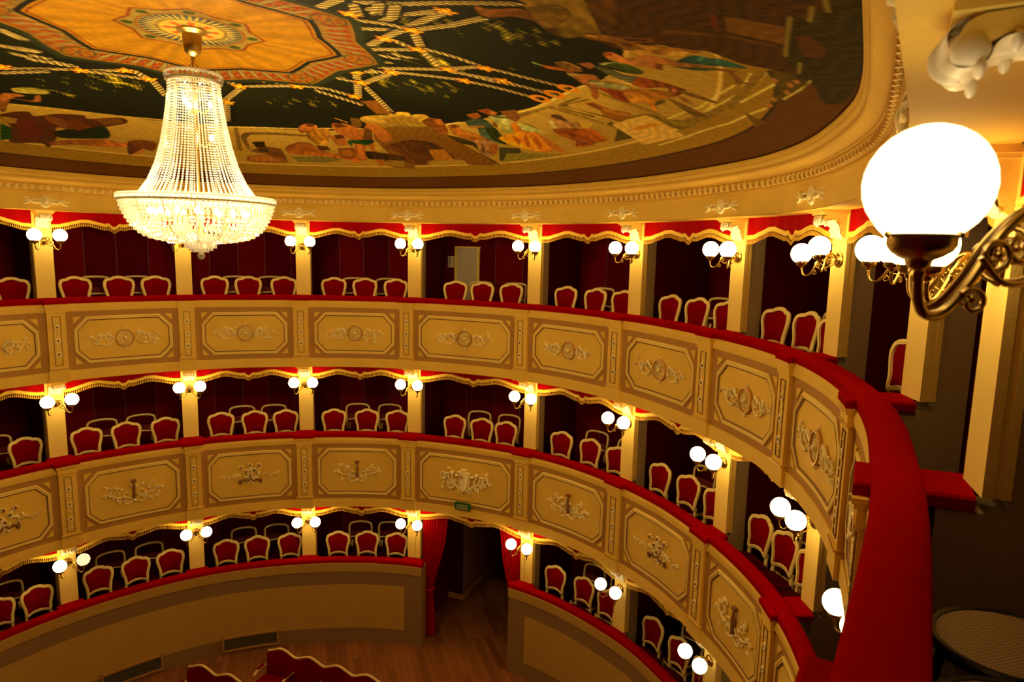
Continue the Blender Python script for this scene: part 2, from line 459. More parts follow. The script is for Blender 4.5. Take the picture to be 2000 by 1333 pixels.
def dome_z(x, y):
    vx, vy = np.asarray(x) - DC[0], np.asarray(y) - DC[1]
    s = np.clip(np.hypot(vx, vy) / edge_r(np.arctan2(vy, vx)), 0, 1)
    return ZE + (ZC - ZE) * (1 - s ** 2.0)
# painted scene on the ceiling: shapes in plan millimetres, painter's order
PAINT = '''
p;24,25,8;-355 8433 -25 8030 225 7599 601 6565 768 6123 804 5425 765 5084 437 4914 316 5122 170 4995 -10 4412 -172 4201 -466 5542 -792 8080 -730 8837
p;24,25,8;-5227 6675 -6336 7875 -6008 8110 -5555 8582 -5157 8963 -4720 9214 -4219 8267
p;72,41,8;-10 4412 170 4995 316 5122 502 4974 765 5084 959 4680 1104 4695 1228 4515 1487 4572 1680 4483 1897 4478 2040 4563 1730 3609 1411 2851 1267 2544 776 2247 -46 3820
p;62,46,8;1312 3372 1396 3355 1314 3133 1382 3131 1273 2920 1391 2755 1741 3411 2211 4554 2200 4897 1885 4440 1804 4411 1585 4099
p;122,88,28;-9 4411 170 4995 258 4917 329 5138 449 5003 580 4791 446 4320 374 4083 259 3965 -33 4258
p;84,50,10;407 4110 455 4006 546 3917 654 4633 580 4791 450 4350
p;105,72,20;51 4547 176 4349 288 4342 333 4495 277 4790 129 4885 54 4739
p;108,60,15;-315 4758 -210 4779 18 4605 101 4838 -52 4858 -258 5046
p;112,70,20;1087 3679 1359 3551 1478 3869 1191 3956
p;105,40,10;1018 3728 1045 3693 1128 3947 1098 3957
p;88,52,12;898 4253 1180 4007 1475 3894 1521 4009 1210 4103 928 4386
p;86,46,8;1462 3660 1504 3585 1651 3716 1725 3902 1645 3980
l22;135,110,50;1312 3372 1435 3707 1585 4099
l22;135,110,50;1314 3133 1399 3350
l22;135,110,50;1311 2997 1388 3134
l22;135,110,50;1691 4134 1790 4389
p;122,78,16;-1965 9495 -1766 9386 -1457 9222 -1133 9134 -973 9395 -591 9943 -282 10363 -745 10566 -813 10398 -1308 10568 -1417 10796 -1618 10876 -1694 11049 -2078 11034 -2108 10762 -1790 10815 -1972 10478 -2084 9884
p;92,50,10;-1583 9838 -1254 9821 -1069 10048 -950 10428 -1386 10614 -1460 10809 -1738 10801 -1799 10393 -1988 10231
p;170,108,25;-1326 10153 -1069 10048 -952 10450 -1266 10555
p;165,124,46;-2094 9095 -1961 8988 -1613 8861 -1574 8793 -1393 8737 -1381 8829 -1211 8749 -1141 8820 -1166 9126 -1732 9358 -1859 9430 -2103 9252
p;165,124,46;-1654 8797 -1613 8861 -1539 8745 -1390 8716 -1378 8847 -1347 8779 -1180 8717 -1132 8855 -1145 9178 -1754 9324
p;140,100,32;-1815 9068 -1536 8877 -1301 8918 -1325 9083 -1746 9283
p;112,66,16;-1946 8461 -1724 8369 -1671 8613 -1595 8837 -1835 8901
p;125,90,32;-3994 9565 -4284 10383 -4289 10507 -4242 10470 -3938 9569
p;128,92,32;-3946 9797 -3070 9885 -3107 9955 -3894 9888 -4094 10401 -4140 10397
p;215,175,95;-4098 9538 -3120 9630 -2223 9524 -2232 9562 -3132 9665 -4113 9572
p;190,150,70;-6110 8078 -5599 8594 -5160 8974 -4813 9208 -4794 9172 -5147 8951 -5586 8576 -6003 8108
p;225,180,110;-960 8992 -658 8760 -661 8803 -935 9013
p;222,175,90;-13 7982 225 7588 601 6565 618 6628 250 7640 -1 8034
p;135,100,36;-13 8102 389 7459 412 7479 61 8153
p;135,100,36;434 7463 622 6972 645 6991 499 7431 833 7490 829 7554
p;140,104,38;356 7483 979 7645 977 7710 352 7603
p;128,94,30;523 7316 697 6985 739 6986 540 7380 1122 7387 1122 7449 496 7395
p;140,104,38;774 6598 1398 6800 1531 6884 1513 6939 851 6723
p;215,165,90;773 6158 788 6001 1006 6058 986 6103 814 6054 799 6211
p;205,155,80;789 5228 784 5063 804 5041 824 5276
l22;225,190,110;1694 7185 1830 6486 1843 6105 1829 5692 1735 5009 1658 4585
l22;225,190,110;1661 7915 1835 7341 2011 6422 2026 5567
l18;225,190,110;1738 6321 1750 5751 1733 5330 1608 4752
l22;225,190,110;1840 5640 1826 5208 1806 4819
l16;225,190,110;1520 6968 1658 6194 1639 5184
l24;225,190,110;1998 5147 1957 4767 1897 4467
p;132,98,30;1639 6920 1750 6217 1750 5633 1671 5024 1618 4780 1653 4571 1746 5040 1841 5729 1851 6132 1836 6505 1708 7143
p;88,66,18;1658 4585 1677 4474 1897 4467 1995 5141 2028 5498 1817 4848 1752 4725
p;165,105,60;1737 4728 1750 4668 1795 4730 1795 4801
p;165,105,60;1838 4600 1848 4541 1893 4601 1896 4671
p;165,105,60;1906 4933 1918 4869 1966 4933 1967 5009
p;165,105,60;1925 5234 1938 5165 1988 5234 1989 5317
p;165,105,60;1971 5436 1985 5363 2036 5436 2037 5522
p;165,105,60;1843 4719 1855 4660 1900 4719 1901 4791
p;105,76,20;2210 6302 2188 6015 1985 5912 1985 5943
p;82,38,9;-6340 8333 -6157 8334 -6033 8401 -6071 8554 -5822 8595 -5582 8753 -5608 8879 -5226 8986 -5270 9177 -5609 9225 -5794 9289 -6015 9223 -6081 9010 -6171 9071 -6350 9339 -6619 9558 -6599 9379 -6818 9232 -6837 9102 -6525 8750 -6433 8450
p;30,44,15;-6182 9102 -5741 9170 -5592 9197 -5684 9478 -5842 9591 -6288 9337
p;25,72,20;-6528 8568 -6525 8750 -6775 9069 -6912 9047
p;150,110,40;-6377 8379 -6282 8540 -6392 8652 -6547 8592
p;165,92,38;-6451 9394 -5860 9620 -5733 9821 -5488 9839 -5592 10019 -5924 9923 -6256 9650 -6527 9499
p;105,55,20;-5615 9795 -5363 9844 -5321 10000 -5503 10231 -5601 10125 -5838 10257 -5874 10206
p;190,115,70;-5838 10257 -5592 10110 -5608 10195 -5808 10298
p;120,65,25;-5972 8572 -5880 8758 -5960 9142 -6049 9099 -6071 8801
p;105,48,12;-5866 8835 -5725 8864 -5741 9170 -5961 9213 -5995 9054
p;96,30,8;-6335 8579 -6182 8598 -6346 9083 -6603 9300 -6725 9143
p;110,64,20;-5563 8897 -5262 9008 -5309 9163 -5556 9141
p;150,128,52;-5698 7689 -5515 7736 -5436 7861 -5449 7950 -5539 7976 -5735 7827
p;150,86,32;-5589 7987 -5705 8161 -5794 8152 -5898 7972 -6007 8047 -6239 8288 -6247 8216 -5918 7803 -5797 7830 -5735 7922 -5754 7961 -5887 7945 -5766 8100 -5653 7991
p;124,72,26;-3975 10164 -3786 10154 -3824 10335 -3651 10464 -3714 10963 -3811 11001 -4315 10923 -4232 10679 -3900 10662 -4151 10520 -3963 10369
p;60,36,12;-3975 10164 -3786 10154 -3855 10375 -3994 10367
p;62,50,25;-3994 10408 -3824 10417 -3885 10579 -4011 10531
p;160,98,38;-4216 10680 -3916 10702 -3796 10960 -4291 10904
p;168,92,30;-3514 10344 -3272 10181 -3114 10218 -3067 10421 -2885 10618 -2503 10705 -2565 10967 -2810 10822 -3550 10632
p;90,48,12;-3061 10297 -2883 10328 -2882 10493 -3060 10503
p;168,108,26;-2964 9689 -2668 9624 -2772 9994 -2835 10161 -3017 10255 -3083 9974
p;172,98,38;-3101 9617 -2947 9453 -2813 9482 -2820 9600 -2974 9769 -3122 9816
p;95,50,15;-2947 9453 -2822 9463 -2852 9563 -2956 9571
p;210,150,40;-2933 10128 -2811 10078 -2883 10328 -2970 10252
p;165,95,40;-2753 9872 -2512 9923 -2524 10209 -2707 10313 -2740 10153
p;80,42,14;-2660 9862 -2516 9823 -2523 9965 -2675 10024
p;132,72,20;-2761 10401 -2492 10328 -2472 10575 -2635 10848 -2798 10779
p;165,98,30;-2719 10480 -2551 10440 -2538 10584 -2637 10722 -2743 10690
p;118,104,48;-3576 10756 -3003 10750 -2788 10863 -3076 11007 -3565 10967
p;105,66,22;-2238 9125 -2132 9142 -2122 9334 -2190 9506 -2310 9529
p;165,94,32;-2566 9415 -2359 9381 -2179 9583 -2062 9321 -1894 9320 -1802 9735 -1882 9999 -2000 9987 -2045 9633 -2120 10055 -2172 10522 -2135 10982 -2244 11025 -2237 10451 -2251 10164 -2398 10816 -2551 10838 -2434 10155 -2476 9958 -2596 9734
p;85,44,14;-2572 9435 -2439 9364 -2375 9502 -2536 9567
p;100,60,22;-2130 9493 -2042 9553 -2127 10015 -2276 10005
p;150,100,40;-2455 9165 -2313 9314 -2329 9348 -2471 9198
p;190,112,42;-2412 10193 -2332 10179 -2405 10775 -2506 10790
p;32,70,26;-2482 10040 -2118 9972 -2120 10055 -2261 10207 -2450 10157 -2497 10288 -2524 10209
p;72,42,12;-2336 10469 -2130 10471 -1762 10552 -1775 10726 -2142 10769 -2354 10767
p;150,110,38;-2143 10855 -1792 10730 -1820 10995 -2074 11012
p;122,66,16;-1262 9022 -1127 8814 -997 8839 -959 8983 -939 9340 -1062 9429 -1150 9220
p;165,90,20;-1095 8880 -992 8798 -963 9025 -1039 9097
p;58,44,14;-962 9431 -572 9592 -547 9966 -250 10302 -312 10289 -520 10040 -609 9738 -798 9695
p;155,90,28;-910 9043 -765 8936 -750 9092 -509 9222 -331 9338 -611 9527 -859 9389
p;105,58,18;-908 9022 -805 8934 -772 9021 -863 9124
p;185,112,40;-768 9142 -483 9250 -402 9334 -767 9307
p;158,110,74;-609 9483 -491 9424 -277 9437 -287 9879 -430 10084 -544 9922 -574 9636
p;110,72,40;-497 9555 -445 9701 -471 9973 -514 9907
p;150,85,25;-397 9589 -277 9437 -272 9871 -366 10008
p;72,86,76;-655 8718 -542 8578 -398 8538 -301 8770 -202 9220 -148 9405 -248 9420 -483 9250 -522 8936 -642 8916
p;160,100,50;-656 8923 -422 8798 -424 8861 -634 8994
p;135,72,24;-637 8468 -488 8309 -445 8444 -516 8584 -592 8565
p;46,60,20;-425 8883 -275 8796 -160 9194 -134 9440 -344 9302
p;125,78,26;-307 8527 -220 8680 -262 8788 -313 8736
p;175,165,108;-353 8372 -124 8255 -75 8468 -101 8607 -218 8597 -307 8527
p;90,95,55;-313 8330 -124 8255 -75 8305 -252 8394
p;128,62,20;-484 8229 -354 8077 -234 8164 -262 8300 -363 8319
p;165,100,50;-332 8143 -247 8171 -275 8287 -331 8280
p;125,74,36;-209 8108 -26 7911 49 8182 -11 8386 -75 8345
p;152,140,60;-223 8849 -62 8542 57 8715 -116 8953
p;175,155,90;-244 8612 -88 8599 -89 8766 -248 8780
p;66,62,32;-252 9596 53 9456 70 9624 -139 10154 -247 10167
p;132,112,42;-136 9795 712 9250 236 9786 -218 10263
p;222,130,14;-88 8517 40 8476 70 8706 266 8658 433 9058 497 9189 423 9380 81 9437 -161 9325 -244 9201 -116 8953 -35 8859
p;170,88,10;-62 8961 62 9097 37 9333 -35 9116
p;170,88,10;110 8764 188 9144 166 9381 89 9036
p;170,88,10;243 8759 353 9116 334 9309 212 9039
p;175,104,32;253 8667 419 8806 739 9229 569 9225 436 9100
p;175,168,108;2 8419 194 8454 327 8570 200 8661 69 8665
p;92,98,45;26 8361 193 8413 327 8570 234 8489
p;168,116,68;377 8069 409 7798 502 7766 587 7944 724 7871 744 8066 567 8300 444 8354
p;92,54,22;376 7824 477 7746 609 7926 539 7942 417 7915
p;198,172,116;371 8073 410 8002 489 8276 554 8302 444 8354
p;152,76,16;444 8354 737 8115 923 8124 979 8566 800 8861 722 8611 561 8565
p;190,144,54;724 7871 875 7740 833 8096 757 8076
p;120,56,12;570 8341 819 8305 927 8568 779 8652
p;150,76,16;726 8125 908 8007 1088 8237 1077 8338 783 8829 726 8652
p;170,120,60;677 8693 760 8601 771 8840 704 8849
p;155,94,26;702 7132 786 7022 971 7127 1113 7071 1211 7136 1122 7449 944 7391 880 7249
p;120,66,18;712 7123 788 7039 914 7179 856 7232
p;86,66,16;1005 7663 1045 7542 1357 7924 1191 8251 1146 7741
p;110,86,26;1056 7615 1313 6944 1511 6932 1781 6761 1700 7174 1336 7006
p;200,154,78;1062 7652 1324 6998 1816 7323 1516 8051
l20;190,118,20;1320 7632 1306 7497 1338 7602
l20;190,118,20;1343 7583 1329 7448 1361 7552
l20;190,118,20;1366 7534 1351 7400 1383 7503
l20;190,118,20;1388 7485 1373 7352 1405 7454
l20;190,118,20;1410 7436 1395 7304 1427 7406
l20;190,118,20;1432 7387 1416 7256 1448 7357
l20;190,118,20;1453 7339 1436 7209 1469 7309
l20;190,118,20;1474 7291 1457 7161 1490 7261
p;150,76,30;125 6104 218 6135 488 6076 495 6157 268 6227
p;105,120,70;124 6086 209 6142 210 6178 126 6156
p;108,68,26;317 5957 407 5855 539 5950 560 6064 476 6145 362 6100
p;165,115,60;317 5957 407 5848 538 5940 537 5971 409 5886 332 5980
p;132,50,12;760 6492 978 6385 1073 6487 1094 6717 949 6704 885 6607
p;134,62,16;956 5826 1130 5731 1395 5752 1428 5843 1409 6057 1354 6135 1283 5870 1129 6077 1006 6058
p;172,106,26;972 6350 1136 6112 1377 5964 1356 6224 1321 6540 1398 6755 1350 6770 1242 6592 1111 6698
p;200,130,40;1089 6469 1199 6426 1187 6569 1130 6635
p;80,66,24;1298 6435 1372 6294 1381 6373 1336 6610
p;145,88,46;436 6221 542 6159 670 6069 766 6246 794 6176 996 6155 1042 6312 812 6440 760 6492 805 6767 782 6909 690 6561 590 6459
p;150,120,66;437 6238 533 6167 552 6264 470 6302
p;165,88,46;573 6283 641 6137 708 6227 596 6416
p;142,82,50;500 5820 590 5692 652 5777 615 5911
p;92,86,60;637 5793 732 5728 901 5811 999 5773 993 6033 801 5967
p;60,66,26;670 5646 767 5503 893 5469 1013 5554 1005 5664 890 5744 713 5712
p;140,135,80;666 5650 765 5491 891 5456 896 5481 770 5522 701 5687
p;138,128,86;640 6295 783 6229 943 6175 1023 6207 953 6351 751 6422
p;175,150,100;665 6349 779 6273 789 6343 673 6419
p;150,84,32;690 6561 769 6563 805 6767 785 6927 741 6828
p;112,78,26;1352 6207 1550 6278 1782 6415 1819 6407 1723 6554 1542 6432
p;112,78,26;1372 5833 1480 5808 1734 5856 1710 5924 1460 5934
p;128,84,26;1416 6047 1472 6012 1604 6196 1494 6170
p;190,110,70;1318 5866 1344 5828 1369 5930 1349 5959
p;134,84,26;437 4914 493 4827 689 4743 871 4592 893 4664 811 4830 959 4714 1068 4638 1204 4551 1194 4638 1036 4930 895 4967 778 5070 670 4957 485 5023
p;72,38,12;693 4770 882 4612 859 4706 755 4797
p;84,48,16;704 4887 787 4858 814 4928 747 4971
p;165,112,40;460 4922 554 4857 561 4913 479 4966
p;165,112,42;811 4830 915 4771 1010 4751 902 4924
p;192,140,58;1036 4930 1063 4733 1162 4649 1153 4807
p;158,96,50;651 5311 708 5215 836 5279 929 5064 1037 5000 1154 4988 1342 4907 1503 4809 1515 4848 1245 5106 1102 5188 1126 5368 1063 5373 920 5437 730 5472
p;140,66,26;651 5311 701 5222 728 5296 679 5402
p;118,62,30;1037 5216 1087 5190 1120 5357 1066 5350
p;178,125,52;804 5041 890 4939 984 4962 869 5153
p;42,78,74;1143 5003 1188 4720 1300 4665 1328 4620 1430 4610 1548 4648 1417 4791 1334 4881 1178 4992
p;50,66,50;1142 5192 1437 4856 1377 5029 1288 5122
p;70,125,110;1236 4687 1268 4676 1273 4820 1245 4824
p;70,125,110;1319 4635 1366 4675 1373 4742
p;120,80,30;1482 4882 1511 4835 1649 5020 1742 4982 1639 5126
r43;150,120,75;-1474 5972 -987 5834
r43;150,120,75;-1393 6451 -1001 5841
r43;150,120,75;-897 5674 -555 5107
r43;150,120,75;-842 5731 -539 5443 -271 5069
r43;150,120,75;-1137 5458 -840 5311 -599 5094
r43;150,120,75;-1502 6613 -1030 6423
r43;150,120,75;-1107 6193 -1001 6331
r43;150,120,75;-887 5887 -890 6276
r43;150,120,75;-836 6329 -587 6438 -355 6602 41 6688 446 6740
r43;150,120,75;-880 6479 -757 6905 -271 7029 335 7013
r43;150,120,75;-1708 7073 -1371 7155 -786 6936 -397 6645
r43;150,120,75;-1715 7374 -1369 7289
r43;150,120,75;-1253 7243 -642 7184 -250 7227 199 7333
r43;150,120,75;-684 6952 -242 6960 366 7082
r43;150,120,75;-1737 7760 -1380 7344
r43;150,120,75;-1771 7858 -1706 8254 -1629 8733
r43;150,120,75;-1702 7203 -1923 8256
r43;150,120,75;-2886 7890 -2672 8057
r43;150,120,75;-3202 8115 -2684 8059
r43;150,120,75;-2508 8033 -2248 8094 -2037 8264
r43;150,120,75;-2399 8192 -1973 8578
r43;150,120,75;-3682 8599 -3337 8207
r43;150,120,75;-3357 7861 -3342 8102
r43;150,120,75;-3701 8671 -3979 9333
r43;150,120,75;-2114 7617 -1827 7751
r43;150,120,75;-1963 7479 -1789 7362
r43;150,120,75;-4961 6592 -4901 6681 -4814 6794
r43;150,120,75;-4671 6258 -4668 6478
r43;150,120,75;-5399 7148 -4798 7374
r43;150,120,75;-4665 7442 -4400 7502
r43;150,120,75;-4684 7471 -4265 7800
r43;150,120,75;-4967 7001 -4722 7294
r43;150,120,75;-5490 7263 -5068 7362
r43;150,120,75;-4224 7567 -4211 7914 -4313 8362
r43;150,120,75;-2337 5621 -1921 5279
r43;150,120,75;-1676 5592 -1357 5198
r43;150,120,75;-1203 5193 -836 5050 -17 4513
r43;150,120,75;-1165 5365 -964 5142
r43;150,120,75;-1263 5281 -1287 5551
r43;150,120,75;-1043 5156 -1117 5422
r43;150,120,75;-919 5144 -1010 5493 -1154 5699
r43;150,120,75;-1857 5318 -1762 5383
r43;150,120,75;-1322 5702 -1070 5702 -950 5743
r35;150,120,80;-1774 6885 -1692 6924 -1633 6937
r35;150,120,80;-1446 6905 -1360 6938 -1300 6947
r35;150,120,80;-1336 6739 -1251 6769 -1192 6777
r35;150,120,80;-1195 6653 -1111 6681 -1052 6687
r35;150,120,80;-5005 6818 -4968 6890 -4936 6931
r35;150,120,80;-4826 6715 -4787 6785 -4754 6824
r35;150,120,80;-4873 6917 -4833 6990 -4799 7031
r35;150,120,80;-4811 7124 -4767 7200 -4731 7242
r35;150,120,80;-2102 7598 -2013 7645 -1949 7663
r35;150,120,80;-2029 7683 -1937 7729 -1872 7747
r35;150,120,80;-1550 7270 -1460 7305 -1396 7316
r35;150,120,80;-1549 6909 -1464 6944 -1404 6954
knot;205,135,18;-543 5060
knot;205,135,18;-893 5787
knot;205,135,18;-1195 6170
knot;205,135,18;-937 6379
knot;205,135,18;-710 6898
knot;205,135,18;-318 6648
knot;205,135,18;-562 7194
knot;205,135,18;-159 6961
knot;205,135,18;-1755 7403
knot;205,135,18;-1340 7278
knot;205,135,18;-1780 7773
knot;205,135,18;-1985 8307
knot;205,135,18;-3300 8118
knot;205,135,18;-2977 7880
knot;205,135,18;-2602 8065
knot;205,135,18;-3688 8671
knot;205,135,18;-4742 7422
knot;205,135,18;-4309 7519
knot;205,135,18;-4220 7825
knot;205,135,18;-5352 7116
knot;205,135,18;-1357 5553
ring;205,120,20;498 6753
ring;205,120,20;380 7053
ring;205,120,20;242 7320
foliage;110,92,20;-254 5371 900
foliage;110,92,20;-808 6687 900
foliage;110,92,20;-1296 7659 750
foliage;110,92,20;-2794 8646 600
foliage;110,92,20;-4837 7869 900
foliage;110,92,20;-795 7527 500
'''
def lin(c):
    c = np.asarray(c, float) / 255
    return np.where(c < .04045, c / 12.92, ((c + .055) / 1.055) ** 2.4)
PAINT_K = np.array([1.0, 1.22, .95]) * 1.3      # pigment is seen under amber light; this scales the colours to offset it

def paint_colors(X, Y):
    rng = np.random.RandomState(3)
    n = len(X); C = np.zeros((n, 3))
    vx, vy = X - DC[0], Y - DC[1]
    R = np.hypot(vx, vy); ph = np.arctan2(vy, vx); er = edge_r(ph); S = R / er
    al, aa = vx * AX_T[0] + vy * AX_T[1], -(vx * AX_N[0] + vy * AX_N[1])
    ang = np.arctan2(aa, al)
    def put(mask, c): C[mask] = c
    def nz(fx, fy, sd):
        r = np.random.RandomState(sd); v = np.zeros(n)
        for i in range(5):
            k = r.randn(2) * 1.0; v += np.sin(fx * (X * k[0]) + fy * (Y * k[1]) + r.rand() * 6.28)
        return v / 5
    put(S > -1, (180, 138, 60))
    put(S > .72, (168, 128, 52)); put(S > .84, (148, 108, 28))
    put((S > .835) & (S < .842), (205, 165, 90))
    put(S > .915, (92, 52, 12)); put((S > .913) & (S < .918), (60, 32, 8))
    m = S < .585; put(m, (26, 26, 8))
    C[m] += (nz(2.5, 2.5, 5)[m] * 10)[:, None] * np.array([1, 1.2, .5])
    # polygons
    for line in PAINT.strip().split('\n'):
        kd, c, pts = line.split(';'); c = np.array([int(v) for v in c.split(',')], float); v = np.array([int(q) for q in pts.split()]) / 1000.
        if kd == 'foliage':
            w_ = v[2]; d = np.hypot((X - v[0]) / w_, (Y - v[1]) / (w_ * .45))
            pat = nz(26, 26, 11) + .7 * nz(50, 50, 12)
            mk = (d < 1) & (pat > .25 + .6 * d ** 2) & (C.sum(1) < 110); C[mk] = c * .8
            mk = (d < .8) & (pat > .75 + .3 * d) & (C.sum(1) < 260); C[mk] = c * 1.6
            continue
        if kd == 'knot':
            d = np.hypot(X - v[0], Y - v[1]); a_ = np.arctan2(Y - v[1], X - v[0])
            rr = .085 * (1 + .25 * np.cos(5 * a_)); mk = d < rr
            C[mk] = c; mk2 = mk & ((np.sin(6 * a_ + d * 60) > .4) | (d > rr * .86)); C[mk2] = (105, 50, 6)
            mk3 = d < .022; C[mk3] = (240, 170, 50); continue
        if kd == 'ring':
            d = np.hypot(X - v[0], Y - v[1]); mk = abs(d - .085) < .03; C[mk] = c; continue
        P_ = v.reshape(-1, 2)
        if kd == 'p':
            if len(P_) >= 6:
                p0, p1, p2, p3 = np.roll(P_, 1, 0), P_, np.roll(P_, -1, 0), np.roll(P_, -2, 0)
                P_ = np.stack([.5 * (2 * p1 + (p2 - p0) * t * .8 + (2 * p0 * .8 - 5.2 * p1 + 4.4 * p2 - .8 * p3 + (p1 - p2) * .4 * 0) * 0) if False else p1 + (p2 - p0) * .42 * (t - 2 * t * t + t ** 3) + (3 * (p2 - p1)) * t * t - 2 * (p2 - p1) * t ** 3 + (p3 - p1) * .42 * (t ** 3 - t * t) for t in (0, .25, .5, .75)], 1).reshape(-1, 2)
            x0, y0 = P_.min(0); x1, y1 = P_.max(0)
            idx = np.where((X >= x0) & (X <= x1) & (Y >= y0) & (Y <= y1))[0]
            if not len(idx): continue
            px, py = X[idx], Y[idx]; ins = np.zeros(len(idx), bool)
            for i in range(len(P_)):
                ax, ay = P_[i]; bx, by = P_[(i + 1) % len(P_)]
                if ay == by: continue
                cnd = ((ay > py) != (by > py)) & (px < (bx - ax) * (py - ay) / (by - ay) + ax)
                ins ^= cnd
            idx = idx[ins]
            # painterly modelling: soft turn of tone over each shape, darker contour, fine brushwork
            qx, qy = X[idx], Y[idx]; small = max(x1 - x0, y1 - y0) < 1.3
            tone = 1 + .05 * np.sin(qx * 60 + 3 * np.sin(qy * 9 + c[0])) + .04 * np.sin(qy * 83 + 4 * np.sin(qx * 7 + c[1]))
            if small and len(P_) >= 12:
                h = ((int(c[0]) * 7 + int(c[1]) * 3) % 10) / 10 * 6.28
                g_ = ((qx - (x0 + x1) / 2) * math.cos(h) + (qy - (y0 + y1) / 2) * math.sin(h)) / max(x1 - x0, y1 - y0)
                tone = tone * (1 + .45 * g_ + .10 * np.sin(g_ * 22 + 2 * np.sin(qx * 13)))
                best = np.full(len(idx), 9.)
                for a_, b_ in zip(P_, np.roll(P_, -1, 0)):
                    L_ = max(np.hypot(*(b_ - a_)), 1e-6); t_ = (b_ - a_) / L_
                    q = np.clip((qx - a_[0]) * t_[0] + (qy - a_[1]) * t_[1], 0, L_)
                    best = np.minimum(best, np.hypot(qx - a_[0] - t_[0] * q, qy - a_[1] - t_[1] * q))
                tone = tone * np.interp(best, [0, .012, .03], [.78, .9, 1])
            C[idx] = c[None, :] * np.clip(tone, .4, 1.6)[:, None]
        else:
            w_ = int(kd[1:]) / 1000.
            x0, y0 = P_.min(0) - w_ * 2; x1, y1 = P_.max(0) + w_ * 2
            idx = np.where((X >= x0) & (X <= x1) & (Y >= y0) & (Y <= y1))[0]
            if not len(idx): continue
            px, py = X[idx], Y[idx]; best = np.full(len(idx), 9.); along = np.zeros(len(idx)); side = np.zeros(len(idx)); acc = 0
            for a_, b_ in zip(P_[:-1], P_[1:]):
                L_ = np.hypot(*(b_ - a_)); t_ = (b_ - a_) / max(L_, 1e-6)
                q = (px - a_[0]) * t_[0] + (py - a_[1]) * t_[1]; qc = np.clip(q, 0, L_)
                d = np.hypot(px - a_[0] - t_[0] * qc, py - a_[1] - t_[1] * qc)
                u_ = d < best; best[u_] = d[u_]; along[u_] = acc + qc[u_]; side[u_] = ((px - a_[0]) * t_[1] - (py - a_[1]) * t_[0])[u_]; acc += L_
            if kd[0] == 'r':
                sh = (best < w_ * 1.9) & (side > 0); C[idx[sh]] = C[idx[sh]] * .35
                mk = best < w_; tw = np.sin((along + side * .9) * 2 * PI / .075)
                col = np.where((tw > .1)[:, None], c[None, :], c[None, :] * .55)
                col = np.where(((tw > .75) & (side < 0))[:, None], c[None, :] * 1.35, col)
                C[idx[mk]] = col[mk]
            else:
                k_ = np.clip((w_ * .2 + .010 - best) / .008, 0, 1)[:, None]; C[idx] = C[idx] * (1 - k_) + c[None, :] * k_
    # star field, border and rosette round the chandelier rose
    def star(a_, rt, rm):      # eight concave points
        f = np.abs(((a_ + PI / 8) % (PI / 4)) - PI / 8) / (PI / 8)
        return rm + (rt - rm) * (1 - f) ** 1.35
    put(R < star(ang, 1.80, 1.585), (62, 66, 46))
    m = R < star(ang, 1.71, 1.50); put(m, (188, 124, 38))
    # border ornament
    rin = star(ang, 1.36, 1.20); mm = m & (R > rin)
    tt = (R - rin) / (star(ang, 1.71, 1.50) - rin)
    w8 = (ang * 32 / PI) ; fr = w8 - np.floor(w8)
    C[mm & (np.abs(fr - .5 - .25 * (tt - .5)) < .09 + .10 * (1 - tt)) & (tt < .75)] = (190, 158, 105)
    C[mm & (np.abs(np.abs(fr - .5) - .13 - .22 * tt) < .035)] = (96, 88, 62)
    for cx, ct, cr in ((.12, .45, .12), (.86, .3, .10), (.10, .82, .10), (.9, .72, .11)):
        C[mm & (np.hypot((fr - cx) * .55, (tt - ct) * .9) < cr)] = (190, 66, 14)
    ptip = np.abs(((ang + PI / 8) % (PI / 4)) - PI / 8)
    dt = np.hypot(R * np.sin(ptip), R * np.cos(ptip) - 1.52)
    C[dt < .15] = (192, 130, 40); C[np.abs(dt - .145) < .012] = (120, 92, 40)
    a2 = np.arctan2(R * np.sin(((ang + PI / 8) % (PI / 4)) - PI / 8), R * np.cos(ptip) - 1.52)
    C[(np.abs(dt - .085) < .028) & (np.cos(a2 * 7) > .1)] = (190, 62, 14); C[dt < .03] = (110, 96, 70)
    C[mm & (tt > .955)] = (205, 135, 30)
    put(R < rin, (30, 34, 30)); put(R < star(ang, 1.30, 1.145), (214, 142, 24)); put(R < star(ang, 1.275, 1.12), (150, 52, 8))
    m = R < star(ang, 1.25, 1.10); put(m, (212, 142, 22))
    ray_ = .5 + .5 * np.sin(ang * 24 + 1.5 * np.sin(ang * 7)); C[m] = C[m] * (1 + .10 * (ray_[m] - .5) + .06 * nz(9, 9, 21)[m])[:, None]
    put(R < star(ang, .64, .545), (160, 70, 12)); m = R < star(ang, .605, .515); put(m, (190, 150, 80))
    ds = np.hypot(R * np.sin(ptip), R * np.cos(ptip) - .52); C[m & (ds < .05)] = (86, 96, 34)
    put(R < .46, (175, 84, 18)); put(R < .44, (196, 160, 80))
    fb = (ang * 20 / PI); fb = fb - np.floor(fb)
    C[(R < .43) & (R > .30) & (np.abs(fb - .5) < .12 + .28 * (R - .30) / .13)] = (84, 84, 96)
    put(R < .30, (130, 98, 30)); put(R < .275, (205, 160, 76))
    C[(np.abs(R - .18) < .05) & (np.cos(ang * 8) > .35)] = (196, 84, 24); C[(np.abs(R - .12) < .035) & (np.cos(ang * 6 + 1) > .4)] = (120, 110, 80)
    C[R < .07] = (60, 30, 10)
    C = lin(np.clip(C, 0, 255)) ** 1.1
    C = C * PAINT_K * np.where(R < star(ang, 1.80, 1.585), .24, np.where(C.sum(1) < .06, .6, 1.0))[:, None]  # star colours darkened to offset the chandelier's strong light on the centre
    C = np.clip(C, 0, .85)
    return C

